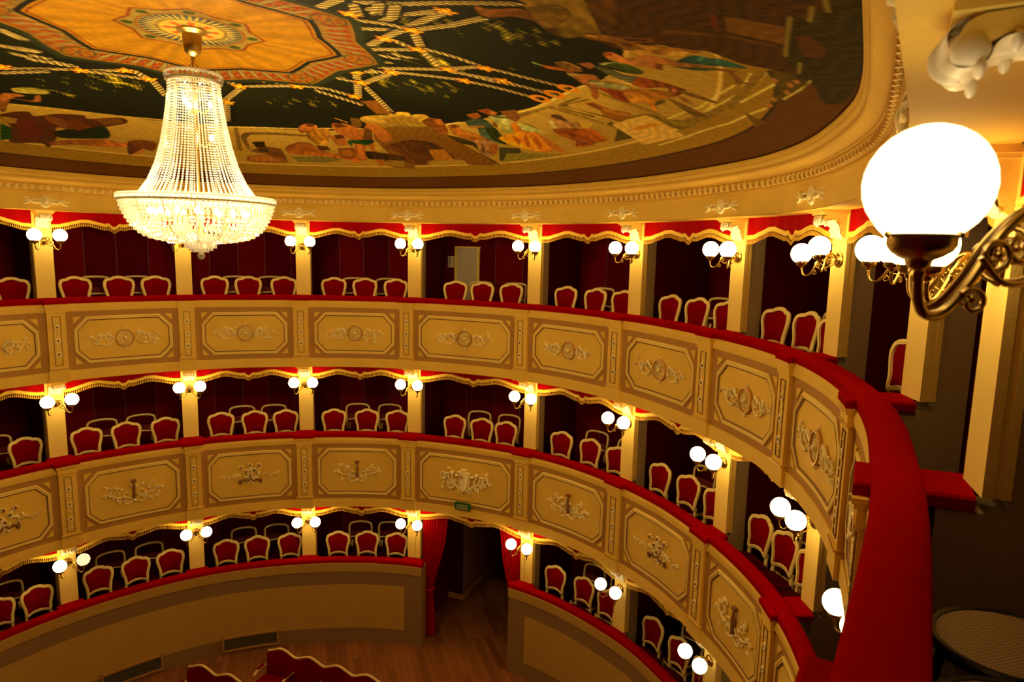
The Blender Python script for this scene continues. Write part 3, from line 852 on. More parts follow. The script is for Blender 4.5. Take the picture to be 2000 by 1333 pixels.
def build_dome():
    # polar grid, finer towards the side that faces the house
    base = np.linspace(0, 1, 1401)[:-1]
    ph_dense0 = math.atan2(*(np.array(F(10.3, 0)[:2]) - DC)[::-1])
    # angles: from seat side k=-1 over the back to k=11 get most samples
    pa = math.atan2(F(10.8, 0)[1] - DC[1], F(10.8, 0)[0] - DC[0]); pb = math.atan2(F(-.5, 0)[1] - DC[1], F(-.5, 0)[0] - DC[0])
    if pb < pa: pb += 2 * PI
    pm = pa + (pb - pa) * .52
    phs = np.concatenate([np.linspace(pa, pm, 1501)[:-1], np.linspace(pm, pb, 901)[:-1], np.linspace(pb, pa + 2 * PI, 161)[:-1]])
    rs = np.concatenate([np.linspace(0.002, .30, 190)[:-1], np.linspace(.30, 1.0, 450)])
    PH, RS = np.meshgrid(phs, rs, indexing='ij')
    RR = RS * edge_r(PH)
    X = DC[0] + RR * np.cos(PH); Y = DC[1] + RR * np.sin(PH); Z = ZE + (ZC - ZE) * (1 - RS ** 2)
    nA, nR = X.shape
    V = np.stack([X.ravel(), Y.ravel(), Z.ravel()], 1)
    i = np.arange(nA)[:, None]; j = np.arange(nR - 1)[None, :]
    a = i * nR + j; b = ((i + 1) % nA) * nR + j
    Fq = np.stack([a, a + 1, b + 1, b], -1).reshape(-1, 4)
    me = bpy.data.meshes.new('ceiling')
    me.vertices.add(len(V)); me.vertices.foreach_set('co', V.astype(np.float32).ravel())
    me.loops.add(Fq.size); me.loops.foreach_set('vertex_index', Fq.ravel().astype(np.int32))
    me.polygons.add(len(Fq)); me.polygons.foreach_set('loop_start', np.arange(0, Fq.size, 4, dtype=np.int32))
    me.update(calc_edges=True)
    me.polygons.foreach_set('use_smooth', np.ones(len(Fq), bool))
    col = paint_colors(V[:, 0], V[:, 1])
    g3 = col.reshape(nA, nR, 3)      # soft brush: blend neighbouring touches a little
    for _ in range(1):
        g3 = .5 * g3 + .25 * (np.roll(g3, 1, 0) + np.roll(g3, -1, 0)); g3[:, 1:-1] = .5 * g3[:, 1:-1] + .25 * (g3[:, 2:] + g3[:, :-2])
    col = g3.reshape(-1, 3)
    at = me.color_attributes.new('pigment', 'FLOAT_COLOR', 'POINT')
    at.data.foreach_set('color', np.concatenate([col, np.ones((len(V), 1))], 1).astype(np.float32).ravel())
    m = mat('painted_ceiling', (.5, .4, .2), 0.8, spec=0.08)
    nt = m.node_tree; ca = nt.nodes.new('ShaderNodeVertexColor'); ca.layer_name = 'pigment'
    nz = nt.nodes.new('ShaderNodeTexNoise'); nz.inputs['Scale'].default_value = 14; nz.inputs['Detail'].default_value = 6
    mp = nt.nodes.new('ShaderNodeMapRange'); mp.inputs['From Min'].default_value = .3; mp.inputs['From Max'].default_value = .7; mp.inputs['To Min'].default_value = .82; mp.inputs['To Max'].default_value = 1.15
    mx = nt.nodes.new('ShaderNodeMix'); mx.data_type = 'RGBA'; mx.blend_type = 'MULTIPLY'; mx.inputs[0].default_value = 1
    tc = nt.nodes.new('ShaderNodeTexCoord'); nt.links.new(tc.outputs['Object'], nz.inputs['Vector'])
    nt.links.new(nz.outputs['Fac'], mp.inputs['Value']); nt.links.new(ca.outputs['Color'], mx.inputs[6]); nt.links.new(mp.outputs[0], mx.inputs[7])
    nt.links.new(mx.outputs[2], nt.nodes['Principled BSDF'].inputs['Base Color'])
    me.materials.append(m)
    o = link('ceiling', me)
    return tag(o, 'shallow domed ceiling painted with a gold star, ropes and a band of figures', 'ceiling', kind='structure')
build_dome()
# flat upper ceiling outside the painting on the stage side, hidden from the seats
mb = MB()
a, b = AX_M + AX_N * 9.0, AX_M + AX_N * 13.4
pp = [a - AX_T * 9, a + AX_T * 9, b + AX_T * 9, b - AX_T * 9]
mb.add([(p_[0], p_[1], 2.2) for p_ in pp], [(0, 1, 2, 3)])
tag(mb.build('ceiling_stage', BEIGEW, smooth=False), 'plain ceiling by the stage', 'ceiling', kind='structure')
# ---------------------------------------------------------------- balcony fronts
def bend(k, s0, t):
    """local (s along, d out of the parapet face, z) -> world, s measured in metres from pillar k"""
    return lambda s, d, z: F(ucoord(k, s0 + s) if 0 <= k < 12 or True else 0, Df(t, ucoord(k, s0 + s)) + d, z)

def seg(a, b, step=.12):
    n = max(1, int(math.ceil(math.hypot(b[0] - a[0], b[1] - a[1]) / step)))
    return [(a[0] + (b[0] - a[0]) * i / n, a[1] + (b[1] - a[1]) * i / n) for i in range(n)]
def octa(x0, x1, z0, z1, c):
    P = [(x0 + c, z1), (x1 - c, z1), (x1, z1 - c), (x1, z0 + c), (x1 - c, z0), (x0 + c, z0), (x0, z0 + c), (x0, z1 - c)]
    return P
def octa_ring(mb, x0, x1, z0, z1, c, w, hs, mi=0):
    """moulded frame following an octagon; hs = [(inset, height)]"""
    rows = []
    for ins, h in hs:
        cc = c - ins * .4142 * 1.0 + 0.0
        P = octa(x0 + ins, x1 - ins, z0 + ins, z1 - ins, max(c - ins * .586, .02)); pts = []
        base = octa(x0, x1, z0, z1, c)
        for i in range(8):
            a, b = P[i], P[(i + 1) % 8]; n = max(1, int(math.ceil(math.hypot(base[(i + 1) % 8][0] - base[i][0], base[(i + 1) % 8][1] - base[i][1]) / .12)))
            pts += [(a[0] + (b[0] - a[0]) * q / n, h, a[1] + (b[1] - a[1]) * q / n) for q in range(n)]
        rows.append(pts)
    mb.grid(rows, mi, cv=True)
def octa_fill(mb, x0, x1, z0, z1, c, h, mi=0):
    xs = list(np.linspace(x0, x0 + c, 3))[:-1] + list(np.linspace(x0 + c, x1 - c, 14))[:-1] + list(np.linspace(x1 - c, x1, 3))
    rows = []
    for x in xs:
        e = max(0, c - (x - x0), c - (x1 - x))
        rows.append([(x, h, z0 + e + (z1 - z0 - 2 * e) * q) for q in (0, .5, 1)])
    mb.grid(rows, mi)
def spiral(cx, cz, r0, r1, a0, turns, n=16, d=.018):
    return [(cx + (r0 + (r1 - r0) * i / n) * math.cos(a0 + turns * 2 * PI * i / n), d, cz + (r0 + (r1 - r0) * i / n) * math.sin(a0 + turns * 2 * PI * i / n)) for i in range(n + 1)]
def taper(n, r, e=.3): return [r * (e + (1 - e) * math.sin(PI * min(1, (i + 1) / n * 1.1) * .5 + .2)) if i < n * .5 else r * (1 - (1 - e) * (i - n * .5) / (n * .5)) for i in range(n)]
def leaf(mb, x, z, ang, L, wd, mi=0, h=.022):
    c, s = math.cos(ang), math.sin(ang); rows = []
    for i in range(5):
        t = i / 4; ww = wd * math.sin(PI * (t * .85 + .12)); cx, cz = x + c * L * t, z + s * L * t
        rows.append([(cx - s * ww * q, .004 + h * (1 - q * q) * (.4 + .6 * math.sin(PI * t)), cz + c * ww * q) for q in (-1, -.4, .4, 1)])
    mb.grid(rows, mi)

def relief(kind, rs):
    """plaster relief in panel coordinates, centre at 0,0"""
    mb = MB()
    def scrolls(sx, sz, S=1.0, dense=1):
        for s in (-1, 1):
            L = [([(s * .17, .014, 0), (s * .26, .02, .09), (s * .36, .02, .04), (s * .40, .014, -.06)], .012)]
            L += [([(s * .17, .014, -.02), (s * .27, .018, -.11), (s * .38, .016, -.09), (s * .46, .012, 0)], .010)]
            L += [([(s * .45, .012, 0), (s * .52, .014, .04), (s * .58, .012, -.01)], .009)]
            for pts, r in L: mb.tube([(p[0] * S * sx, p[1], p[2] * sz) for p in pts], r, 5)
            mb.tube(spiral(s * .27 * sx * S, .03 * sz, .075, .012, PI / 2, s * 1.4), taper(17, .012), 5)
            mb.tube(spiral(s * .42 * sx * S, .02 * sz, .05, .01, 0, -s * 1.3), taper(17, .010), 5)
            for i in range(9 * dense):
                a = rs.uniform(0, 6.28); x = s * rs.uniform(.18, .55) * sx * S; z = rs.uniform(-.10, .10) * sz
                leaf(mb, x, z, a, rs.uniform(.05, .09), rs.uniform(.014, .024))
            for i in range(4): mb.sphere((s * (.20 + .1 * i) * sx * S, .012, rs.uniform(-.12, .12) * sz), .014, 6, 4)
    if kind == 'rosette':
        ring = [(.14 * math.cos(a), .018, .14 * math.sin(a)) for a in np.linspace(0, 2 * PI, 29)[:-1]]
        mb.tube(ring, .012, 6, 1, closed=True)
        ring = [(.112 * math.cos(a), .012, .112 * math.sin(a)) for a in np.linspace(0, 2 * PI, 25)[:-1]]
        mb.tube(ring, .007, 5, 0, closed=True)
        for i in range(16):
            a = i * PI / 8; leaf(mb, .045 * math.cos(a), .045 * math.sin(a), a, .055, .009, 0, .02)
        mb.sphere((0, .014, 0), .032, 8, 5); leaf(mb, 0, .145, PI / 2, .05, .02); leaf(mb, 0, -.145, -PI / 2, .05, .02)
        scrolls(1, 1)
    elif kind == 'violin':
        mb.tube([(0, .02, .20), (0, .025, .05)], [.010, .016], 6, 1)
        mb.box((0, .018, .20), (.038, .016, .018), 1)
        rows = []
        for z, w_ in ((.10, .01), (.07, .032), (.03, .03), (0, .018), (-.04, .03), (-.09, .034), (-.12, .01)):
            rows.append([(w_ * q, .012 + .028 * (1 - q * q), z) for q in (-1, -.5, 0, .5, 1)])
        mb.grid(rows, 1)
        mb.sphere((0, .02, -.15), .03, 8, 5, 0, (1, .6, .8))
        for s in (-1, 1):
            for r0, cx, cz, a0 in ((.10, .12, -.02, PI), (.07, .25, .05, 0), (.05, .38, .02, PI), (.04, .30, .13, 0), (.05, .17, -.13, 0), (.035, .46, 0, 0)):
                mb.tube(spiral(s * cx, cz, r0 * .8, .01, a0 if s > 0 else PI - a0, s * 1.2), taper(17, .011), 5)
            mb.tube([(s * .04, .016, -.12), (s * .16, .018, -.06), (s * .28, .016, -.06), (s * .42, .012, .02), (s * .50, .01, 0)], .010, 5)
            mb.tube([(0, .016, -.16), (s * .08, .018, -.19), (s * .16, .012, -.2)], .010, 5)
            for i in range(12): leaf(mb, s * rs.uniform(.05, .42), rs.uniform(-.16, .15), rs.uniform(0, 6.28), rs.uniform(.05, .09), .02)
    elif kind == 'flowers':
        for i in range(22):
            x, z = rs.normal(0, .11), rs.normal(.02, .08); leaf(mb, x, z, rs.uniform(0, 6.28), rs.uniform(.06, .1), .024)
        for x, z in ((-.17, .17), (0, .2), (.17, .19), (-.07, .08), (.08, .10), (0, .0)):
            mb.sphere((x, .016, z), .024, 8, 5, 1); [leaf(mb, x, z, a, .05, .016) for a in np.linspace(0, 6.28, 6)[:-1]]
        for s in (-1, 1):
            mb.tube([(0, .016, -.06), (s * .06, .02, -.11), (s * .12, .018, -.07), (s * .18, .016, -.10)], .012, 5, 1)
            mb.add([(s * .19, .03, -.05), (s * .225, .012, -.12), (s * .19, .012, -.18), (s * .155, .012, -.12)], [(0, 1, 2, 3)], 1)
            mb.box((s * .19, .01, -.12), (.022, .012, .03), 1)
            for i in range(5):
                mb.tube(spiral(s * (.26 + .065 * i), .02 * math.sin(i * 2), .034, .008, i * 1.5, s * 1.0, 9), taper(10, .009), 5)
            mb.tube([(0, .014, -.1), (s * .05, .014, -.17)], .010, 5, 0)
    elif kind == 'shield':
        rows = []
        for z, w_ in ((.21, .02), (.195, .10), (.15, .115), (.05, .105), (-.04, .11), (-.10, .09), (-.155, .04), (-.18, .008)):
            rows.append([(w_ * q, .02 + .05 * (1 - q * q), z) for q in (-1, -.6, -.2, .2, .6, 1)])
        mb.grid(rows, 0)
        mb.tube([(-.115, .03, .16), (-.108, .03, .05), (-.115, .03, -.04), (-.085, .03, -.12), (0, .03, -.185), (.085, .03, -.12), (.115, .03, -.04), (.108, .03, .05), (.115, .03, .16), (0, .03, .215)], .012, 6, 0, closed=True)
        mb.box((0, .04, .225), (.06, .02, .012), 0)
        mb.box((-.03, .072, .10), (.008, .004, .04), 1); mb.box((-.03, .072, .105), (.026, .004, .008), 1)
        mb.box((0, .03, -.20), (.02, .012, .018), 1)
        for s in (-1, 1):
            mb.tube([(s * .02, .03, -.2), (s * .12, .04, -.13), (s * .22, .04, -.02), (s * .24, .04, .10)], .016, 6)
            mb.tube([(s * .10, .03, -.12), (s * .2, .035, -.08), (s * .30, .035, .02), (s * .33, .03, .12), (s * .44, .03, .12)], [.014, .02, .018, .02, .01], 6)
            mb.tube(spiral(s * .09, -.2, .045, .01, 0, s * 1.2), taper(17, .018), 6)
            mb.tube(spiral(s * .42, .06, .08, .012, PI / 2, -s * 1.3, d=.03), taper(17, .024), 6)
            mb.tube(spiral(s * .28, -.10, .08, .014, 0, s * 1.1, d=.03), taper(17, .024), 6)
            mb.sphere((s * .25, .03, .14), .04, 8, 6, 0, (1, .7, 1)); mb.sphere((s * .16, .03, .10), .035, 8, 6, 0, (1.2, .6, .8))
            for i in range(14): leaf(mb, s * rs.uniform(.16, .5), rs.uniform(-.17, .17), rs.uniform(0, 6.28), rs.uniform(.07, .12), .028, 0, .035)
    return mb

def rosette_strip(mb, zc, hh):
    """three rosettes on a narrow upright panel, coordinates s,d,z"""
    w_ = .062
    for (x0, x1, z0, z1) in ((-w_, -w_ + .008, -hh, hh), (w_ - .008, w_, -hh, hh), (-w_, w_, hh - .008, hh), (-w_, w_, -hh, -hh + .008)):
        mb.box(((x0 + x1) / 2, .004, zc + (z0 + z1) / 2), ((x1 - x0) / 2, .005, (z1 - z0) / 2), 1)
    for i in (-1, 0, 1):
        z = zc + i * hh * .55
        ring = [(.034 * math.cos(a), .006, z + .034 * math.sin(a)) for a in np.linspace(0, 2 * PI, 13)[:-1]]
        mb.tube(ring, .012, 5, 0, closed=True)
        mb.sphere((0, .008, z), .015, 6, 4, 1)
    for i in (-1.5, -.5, .5, 1.5):
        z = zc + i * hh * .55
        mb.sphere((0, .006, z), .013, 6, 4, 0); mb.sphere((-.022, .004, z + .01), .008, 5, 3); mb.sphere((.022, .004, z - .01), .008, 5, 3)

def parapet(t):
    zr, hb = RAIL[t], SOFF[t - 1]
    H = zr - hb
    top, bot = zr - .19, hb + .165
    root = tag(empty('balcony_parapet', (*F(4.5, Df(t, 4.5))[:2], hb)), 'curved cream and tan balcony front of the %s with octagonal relief panels' % TIER[t], 'balcony front', kind=None)
    rl = Vector(root.location)
    def fin(o): o.parent = root; o.location = -rl; return o
    mb = MB()
    ib = -.175
    pr = [(ib, zr - .06), (.012, zr - .06), (.014, zr - .085), (.022, zr - .10), (.022, zr - .15), (.015, top), (.0, top), (.0, bot), (.018, bot), (.022, bot - .012), (.022, hb + .0), (ib, hb), (ib, zr - .06)]
    mi = [0, 0, 0, 0, 0, 0, 1, 0, 0, 0, 0, 2]
    sweep(mb, pr, U(-1.0, 11.6, 14), lambda u: Df(t, u), mi)
    fin(mb.build('parapet_wall', [CREAM, TAN, WALLRED], angle=25))
    rs = np.random.RandomState(5 + t)
    for k in range(-1, 12):
        # pilaster under each pillar
        b = MB(); g = bend(k, 0, t)
        def slab(w_, d, z0, z1, mi=0):
            P = []
            for z in (z0, z1):
                P += [(-w_, -.02, z), (-w_, d, z), (-w_ / 3, d, z), (w_ / 3, d, z), (w_, d, z), (w_, -.02, z)]
            b.add(P, [(i, i + 1, i + 7, i + 6) for i in range(5)] + [(0, 5, 4, 1), (6, 7, 10, 11), (1, 4, 3, 2), (7, 8, 9, 10)], mi)
        slab(.175, .085, zr - .085, zr - .06); slab(.165, .075, zr - .11, zr - .085); slab(.15, .062, zr - .185, zr - .11); slab(.155, .068, zr - .20, zr - .185)
        pb = bot + .055
        slab(.14, .05, pb, zr - .20); slab(.158, .07, pb - .018, pb); slab(.15, .06, pb - .035, pb - .018)
        slab(.165, .06, hb - .002, pb - .035)
        b.mapped(g); pil = fin(b.build('pilaster', CREAM, smooth=False))
        b = MB(); rosette_strip(b, (pb + zr - .20) / 2, (zr - .20 - pb) / 2 - .05); b.v = [(x, y + .05, z) for x, y, z in b.v]; b.mapped(g)
        o = b.build('rosette_strip', [RELIEF, TAND], pil)
        b = MB(); slab_g = None
        b.box((0, .073, pb - .009), (.158, .004, .004)); b.mapped(g); b.build('gilt_line', GOLD, pil)
    for k in range(-1, 11):
        L = BL[k]; b = MB(); g = bend(k, 0, t)
        x0, x1, z0, z1 = .16 + .10, L - .16 - .10, bot + .09, top - .09
        c = .20
        octa_ring(b, x0, x1, z0, z1, c, .065, [(0, 0), (.0, .02), (.012, .028), (.026, .028), (.034, .018), (.045, .024), (.058, .022), (.066, .008)])
        nring = len(b.m)
        octa_fill(b, x0 + .066, x1 - .066, z0 + .066, z1 - .066, max(c - .066 * .586, .02), .008)
        for q_ in range(len(b.m)):
            if q_ < nring: b.m[q_] = 2
        n0_ = len(b.f)
        octa_ring(b, x0 + .052, x1 - .052, z0 + .052, z1 - .052, c - .052 * .586, 0, [(0, .028), (.016, .017)], 1)
        for sx in (0, 1):
            for sz in (0, 1):
                X = x0 if sx == 0 else x1; Z = z0 if sz == 0 else z1; a = 1 if sx == 0 else -1; e = 1 if sz == 0 else -1; q = .115
                V = [(X, .014, Z), (X + a * q, .014, Z), (X, .014, Z + e * q), (X, 0, Z), (X + a * q, 0, Z), (X, 0, Z + e * q)]
                b.add(V, [(0, 1, 2), (0, 3, 4, 1), (1, 4, 5, 2), (2, 5, 3, 0)], 0)
        b.mapped(g)
        pn = fin(b.build('octagonal_panel', [CREAM, TAND, CREAM2], angle=30))
        kind = 'rosette' if t == 3 else ('shield' if k == 4 else ('violin' if k % 2 else 'flowers'))
        r = relief(kind, rs); r.v = [(x + L / 2, y * 1.7 + .004, z + (z0 + z1) / 2) for x, y, z in r.v]; r.mapped(g)
        o = r.build('relief', [RELIEF, GOLD if t == 3 else (GOLD if kind == 'shield' else TAND)], pn)
        if t == 2: o['label'] = {'shield': 'plaster coat of arms with a small gold cross', 'violin': 'plaster relief with a brown violin and scrolls', 'flowers': 'plaster relief with flowers and tassels'}[kind]
    return root
for t in (3, 2): parapet(t)

def low_parapet(a, b, label):
    t = 1; zr = RAIL[1]
    root = tag(empty('stalls_parapet', (*F((a + b) / 2, Df(1, (a + b) / 2))[:2], FLOORZ)), label, 'balcony front')
    rl = Vector(root.location)
    us = U(a, b, 14); mb = MB()
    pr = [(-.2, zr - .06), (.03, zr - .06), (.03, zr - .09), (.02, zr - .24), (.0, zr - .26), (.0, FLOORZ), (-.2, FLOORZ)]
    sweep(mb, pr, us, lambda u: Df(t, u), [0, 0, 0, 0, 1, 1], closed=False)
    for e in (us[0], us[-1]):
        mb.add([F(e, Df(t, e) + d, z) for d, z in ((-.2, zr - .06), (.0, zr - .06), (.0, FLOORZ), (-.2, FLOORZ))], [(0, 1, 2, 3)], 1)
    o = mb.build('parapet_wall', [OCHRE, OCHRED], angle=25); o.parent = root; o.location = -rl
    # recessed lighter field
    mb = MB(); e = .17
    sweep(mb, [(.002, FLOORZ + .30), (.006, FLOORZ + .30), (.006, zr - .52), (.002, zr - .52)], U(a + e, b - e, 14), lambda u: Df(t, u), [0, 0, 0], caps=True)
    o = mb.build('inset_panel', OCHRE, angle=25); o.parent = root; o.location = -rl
    return root, rl
lpL, rlL = low_parapet(-1.0, 4.12, 'plain curved cream wall under the bottom tier left of the central doorway')
lpR, rlR = low_parapet(4.9, 11.0, 'plain curved cream wall under the bottom tier right of the central doorway')
for n_, (u0_, u1_) in enumerate(((1.16, 1.66), (2.19, 2.71))):
    L = F(u0_, 0); zc = FLOORZ + .20
    ga = tag(empty('air_vent', (*F((u0_ + u1_) / 2, Df(1, 2) + .01)[:2], zc)), 'grey air vent low in the stalls wall, %s of two' % ('farther from the doorway' if n_ == 0 else 'nearer the doorway'), 'vent', 'air vents in the stalls wall')
    rl = Vector(ga.location); us = U(u0_, u1_, 20)
    mb = MB()
    for z0, z1 in ((-.15, -.115), (.115, .15)): sweep(mb, [(.0, zc + z0), (.03, zc + z0), (.03, zc + z1), (.0, zc + z1)], us, lambda u: Df(1, u) + .004, closed=True, caps=True)
    for q in (u0_, u1_ - .016): sweep(mb, [(.0, zc - .15), (.03, zc - .15), (.03, zc + .15), (.0, zc + .15)], U(q, q + .016, 40), lambda u: Df(1, u) + .004, closed=True, caps=True)
    o = mb.build('vent_frame', TAN, smooth=False); o.parent = ga; o.location = -rl
    mb = MB()
    for i in range(9):
        z = zc - .105 + i * .0255; sweep(mb, [(.006, z), (.02, z + .012), (.006, z + .014)], us, lambda u: Df(1, u) + .004, closed=True)
    sweep(mb, [(.004, zc - .12), (.004, zc + .12)], us, lambda u: Df(1, u) + .004)
    o = mb.build('vent_grille', GREY, smooth=False); o.parent = ga; o.location = -rl

# ---------------------------------------------------------------- velvet arm rails
def rail(t, a, b, label, pads):
    zr = RAIL[t]
    root = tag(empty('velvet_rail', (*F((a + b) / 2, Df(t, (a + b) / 2) - .1)[:2], zr - .06)), label, 'balcony rail')
    rl = Vector(root.location); mb = MB()
    pr = []
    w_ = {3: .101, 2: .088, 1: .08}[t]; cc_ = .018 - w_
    for i in range(13):
        th = PI * i / 12; pr.append((cc_ - w_ * math.cos(th), zr - .012 + (.045 * math.sin(th) ** .6 if 0 < i < 12 else 0)))
    pr = [(cc_ - w_, zr - .062)] + pr + [(.018, zr - .062)]
    us = U(a, b, 26)
    rows = []
    for iu, u in enumerate(us):
        wob = .0022 * math.sin(u * 47) + .0018 * math.sin(u * 91 + 1)
        rows.append([F(u, Df(t, u) + d, z + (wob if z > zr else 0)) for d, z in pr])
    mb.grid(rows)
    n = len(pr); N = len(mb.v)
    mb.f.append(list(range(n))); mb.m.append(0); mb.f.append(list(range(N - n, N))); mb.m.append(0)
    o = mb.build('cushion', VELVET, angle=60); o.parent = root; o.location = -rl
    for k in pads:
        if not (a - .2 < k < b + .2): continue
        b_ = MB(); g = bend(k, 0, t)
        w_ = .20 if t != 3 else .18; dA = -Df(t, k) - .0; dB = .085 if t > 1 else .016
        lo, hi = zr - .062, zr - .002
        x0, x1 = -w_, w_
        if t == 3 and k == 11: dA = -.12; x0, x1 = -.13, .23
        if t == 3 and k == 10: x0, x1 = -w_ - .05, w_ - .05
        if k < a: x0 = (a - k) * BL[k]
        if k > b: x1 = -(k - b) * BL[k - 1]
        P = []
        for z, e in ((lo, 0), (hi - .012, 0), (hi, .012)):
            P.append([(x0 + e, dA, z), ((x0 + x1) / 2, dA, z), (x1 - e, dA, z), (x1 - e, dB - e, z), ((x0 + x1) / 2, dB - e, z), (x0 + e, dB - e, z)])
        b_.grid(P, cv=True); m0 = len(b_.v)
        b_.f.append([m0 - 6 + i for i in range(6)]); b_.m.append(0); b_.f.append([m0 - 18 + i for i in range(6)][::-1]); b_.m.append(0)
        b_.mapped(g); o = b_.build('rail_pad', VELVET, smooth=False); o.parent = root; o.location = -rl
    return root
rail(3, -1.0, 11.55, 'broad red velvet arm rail of the top tier sweeping into the foreground', range(-1, 12))
rail(2, -1.0, 11.0, 'red velvet arm rail running along the middle tier', range(-1, 12))
rail(1, -1.0, 4.12, 'red velvet rail on the stalls wall left of the central doorway', range(-1, 5))
rail(1, 4.9, 11.0, 'red velvet rail on the stalls wall right of the central doorway', range(5, 12))
# ---------------------------------------------------------------- pillars with scroll brackets
def M_(b, name, mats, **kw): return b.mesh(name, mats, **kw)
def shaft_mesh(h):
    b = MB()
    # origin on the rail at the pillar's front face; +Y to the hall
    b.box((0, -.02, h / 2), (.13, .02, h / 2)); b.box((0, -.055, h / 2), (.115, .016, h / 2)); b.box((0, -.085, h / 2), (.128, .016, h / 2))
    return b.mesh('shaft', CREAM2, smooth=False)
def pier_mesh(h, t):
    b = MB(); b.box((0, -.205, h / 2 - .69 / 2), (.115, .105, h / 2 + .69 / 2)); y1 = .15 if t == 3 else .01
    b.box((0, (y1 - .10) / 2, -.38), (.115, (y1 + .10) / 2, .31))
    return b.mesh('pier', BEIGEW, smooth=False)
BP = [(0, -.275), (.015, -.268), (.035, -.25), (.05, -.222), (.06, -.19), (.075, -.155), (.10, -.122), (.14, -.098), (.185, -.09), (.22, -.10), (.238, -.122), (.258, -.118), (.268, -.095), (.258, -.068), (.232, -.056)]
def crv(P_, n):
    out = []
    for i in range(len(P_) - 1):
        p0, p1, p2, p3 = [np.array(P_[min(max(j, 0), len(P_) - 1)], float) for j in (i - 1, i, i + 1, i + 2)]
        for q in range(n):
            t = q / n; out.append(tuple(.5 * ((2 * p1) + (p2 - p0) * t + (2 * p0 - 5 * p1 + 4 * p2 - p3) * t * t + (3 * p1 - p0 - 3 * p2 + p3) * t ** 3)))
    out.append(tuple(P_[-1])); return out
def bracket_mesh():
    prof = crv(BP, 3); b = MB()
    for s in (-1, 1):
        poly = [(s * .095, y, z) for y, z in prof] + [(s * .095, 0, -.05)]
        b.add(poly, [list(range(len(poly)))])
    b.grid([[(-.095, y, z), (.095, y, z)] for y, z in prof])
    b.box((0, .135, -.042), (.112, .145, .010)); b.box((0, .15, -.016), (.125, .165, .016))
    return b.mesh('bracket', CREAM2, smooth=True, angle=30)
def acanthus_mesh():
    prof = crv([(.004, -.275), (.026, -.266), (.047, -.246), (.062, -.218), (.072, -.188), (.088, -.155), (.112, -.127), (.145, -.107), (.185, -.101), (.217, -.113), (.232, -.142), (.258, -.146), (.281, -.125), (.284, -.09), (.262, -.060), (.232, -.052)], 4)
    N = len(prof); b = MB(); rows = []; xs = np.linspace(-1, 1, 25)
    for i, (y, z) in enumerate(prof):
        t = i / (N - 1); lob = math.cos(t * 2 * PI * 5.5)
        wv = .066 + .030 * math.sin(PI * min(1, t * 1.1)) + .010 * lob
        row = []
        for x in xs:
            ax = abs(x)
            rib = .010 * math.exp(-(x / .13) ** 2) - .007 * math.exp(-((ax - .3) / .12) ** 2) + .006 * lob * ax - .016 * ax ** 3
            row.append((x * wv, y + .014 + rib * .9, z - .3 * rib))
        rows.append(row)
    b.grid(rows)
    for s in (-1, 1):
        for i in range(5):
            q = prof[8 + i * 8]; b.sphere((s * .080, q[0] + .002, q[1] - .002), .020, 12, 8, 0, (1.2, .5, .9))
    b.sphere((0, .252, -.112), .040, 18, 12, 0, (2.1, .75, .85))
    for s in (-1, 1): b.sphere((s * .085, .25, -.112), .033, 14, 10, 0, (.6, .9, .95))
    return b.mesh('acanthus_leaf', WHITE, angle=70)
SH, PM = {}, {}
BR, AC = bracket_mesh(), acanthus_mesh()
for t in (3, 2, 1):
    h = SOFF[t] - RAIL[t]; SH[t] = shaft_mesh(h); PM[t] = pier_mesh(h, t)
for t in (3, 2, 1):
    for k in range(-1, 12):
        r = empty('pillar', F(k, 0, RAIL[t]), rotz_at(k), 'cream pillar with leaf bracket, ' + pil_name(k, t).replace(' pillar', ''), 'pillar', 'pillars of the ' + TIER[t])
        link('shaft', SH[t], r); link('pier', PM[t], r)
        br = link('bracket', BR, r); br.location = (0, 0, SOFF[t] - RAIL[t])
        # bracket reach follows the balcony front above
        reach = (Dc(k) if t == 3 else Df(t + 1, k)) / .36
        br.scale = (1, reach, 1)
        if t == 3 and k == 11: br.location.z += .035
        link('acanthus_leaf', AC, br)

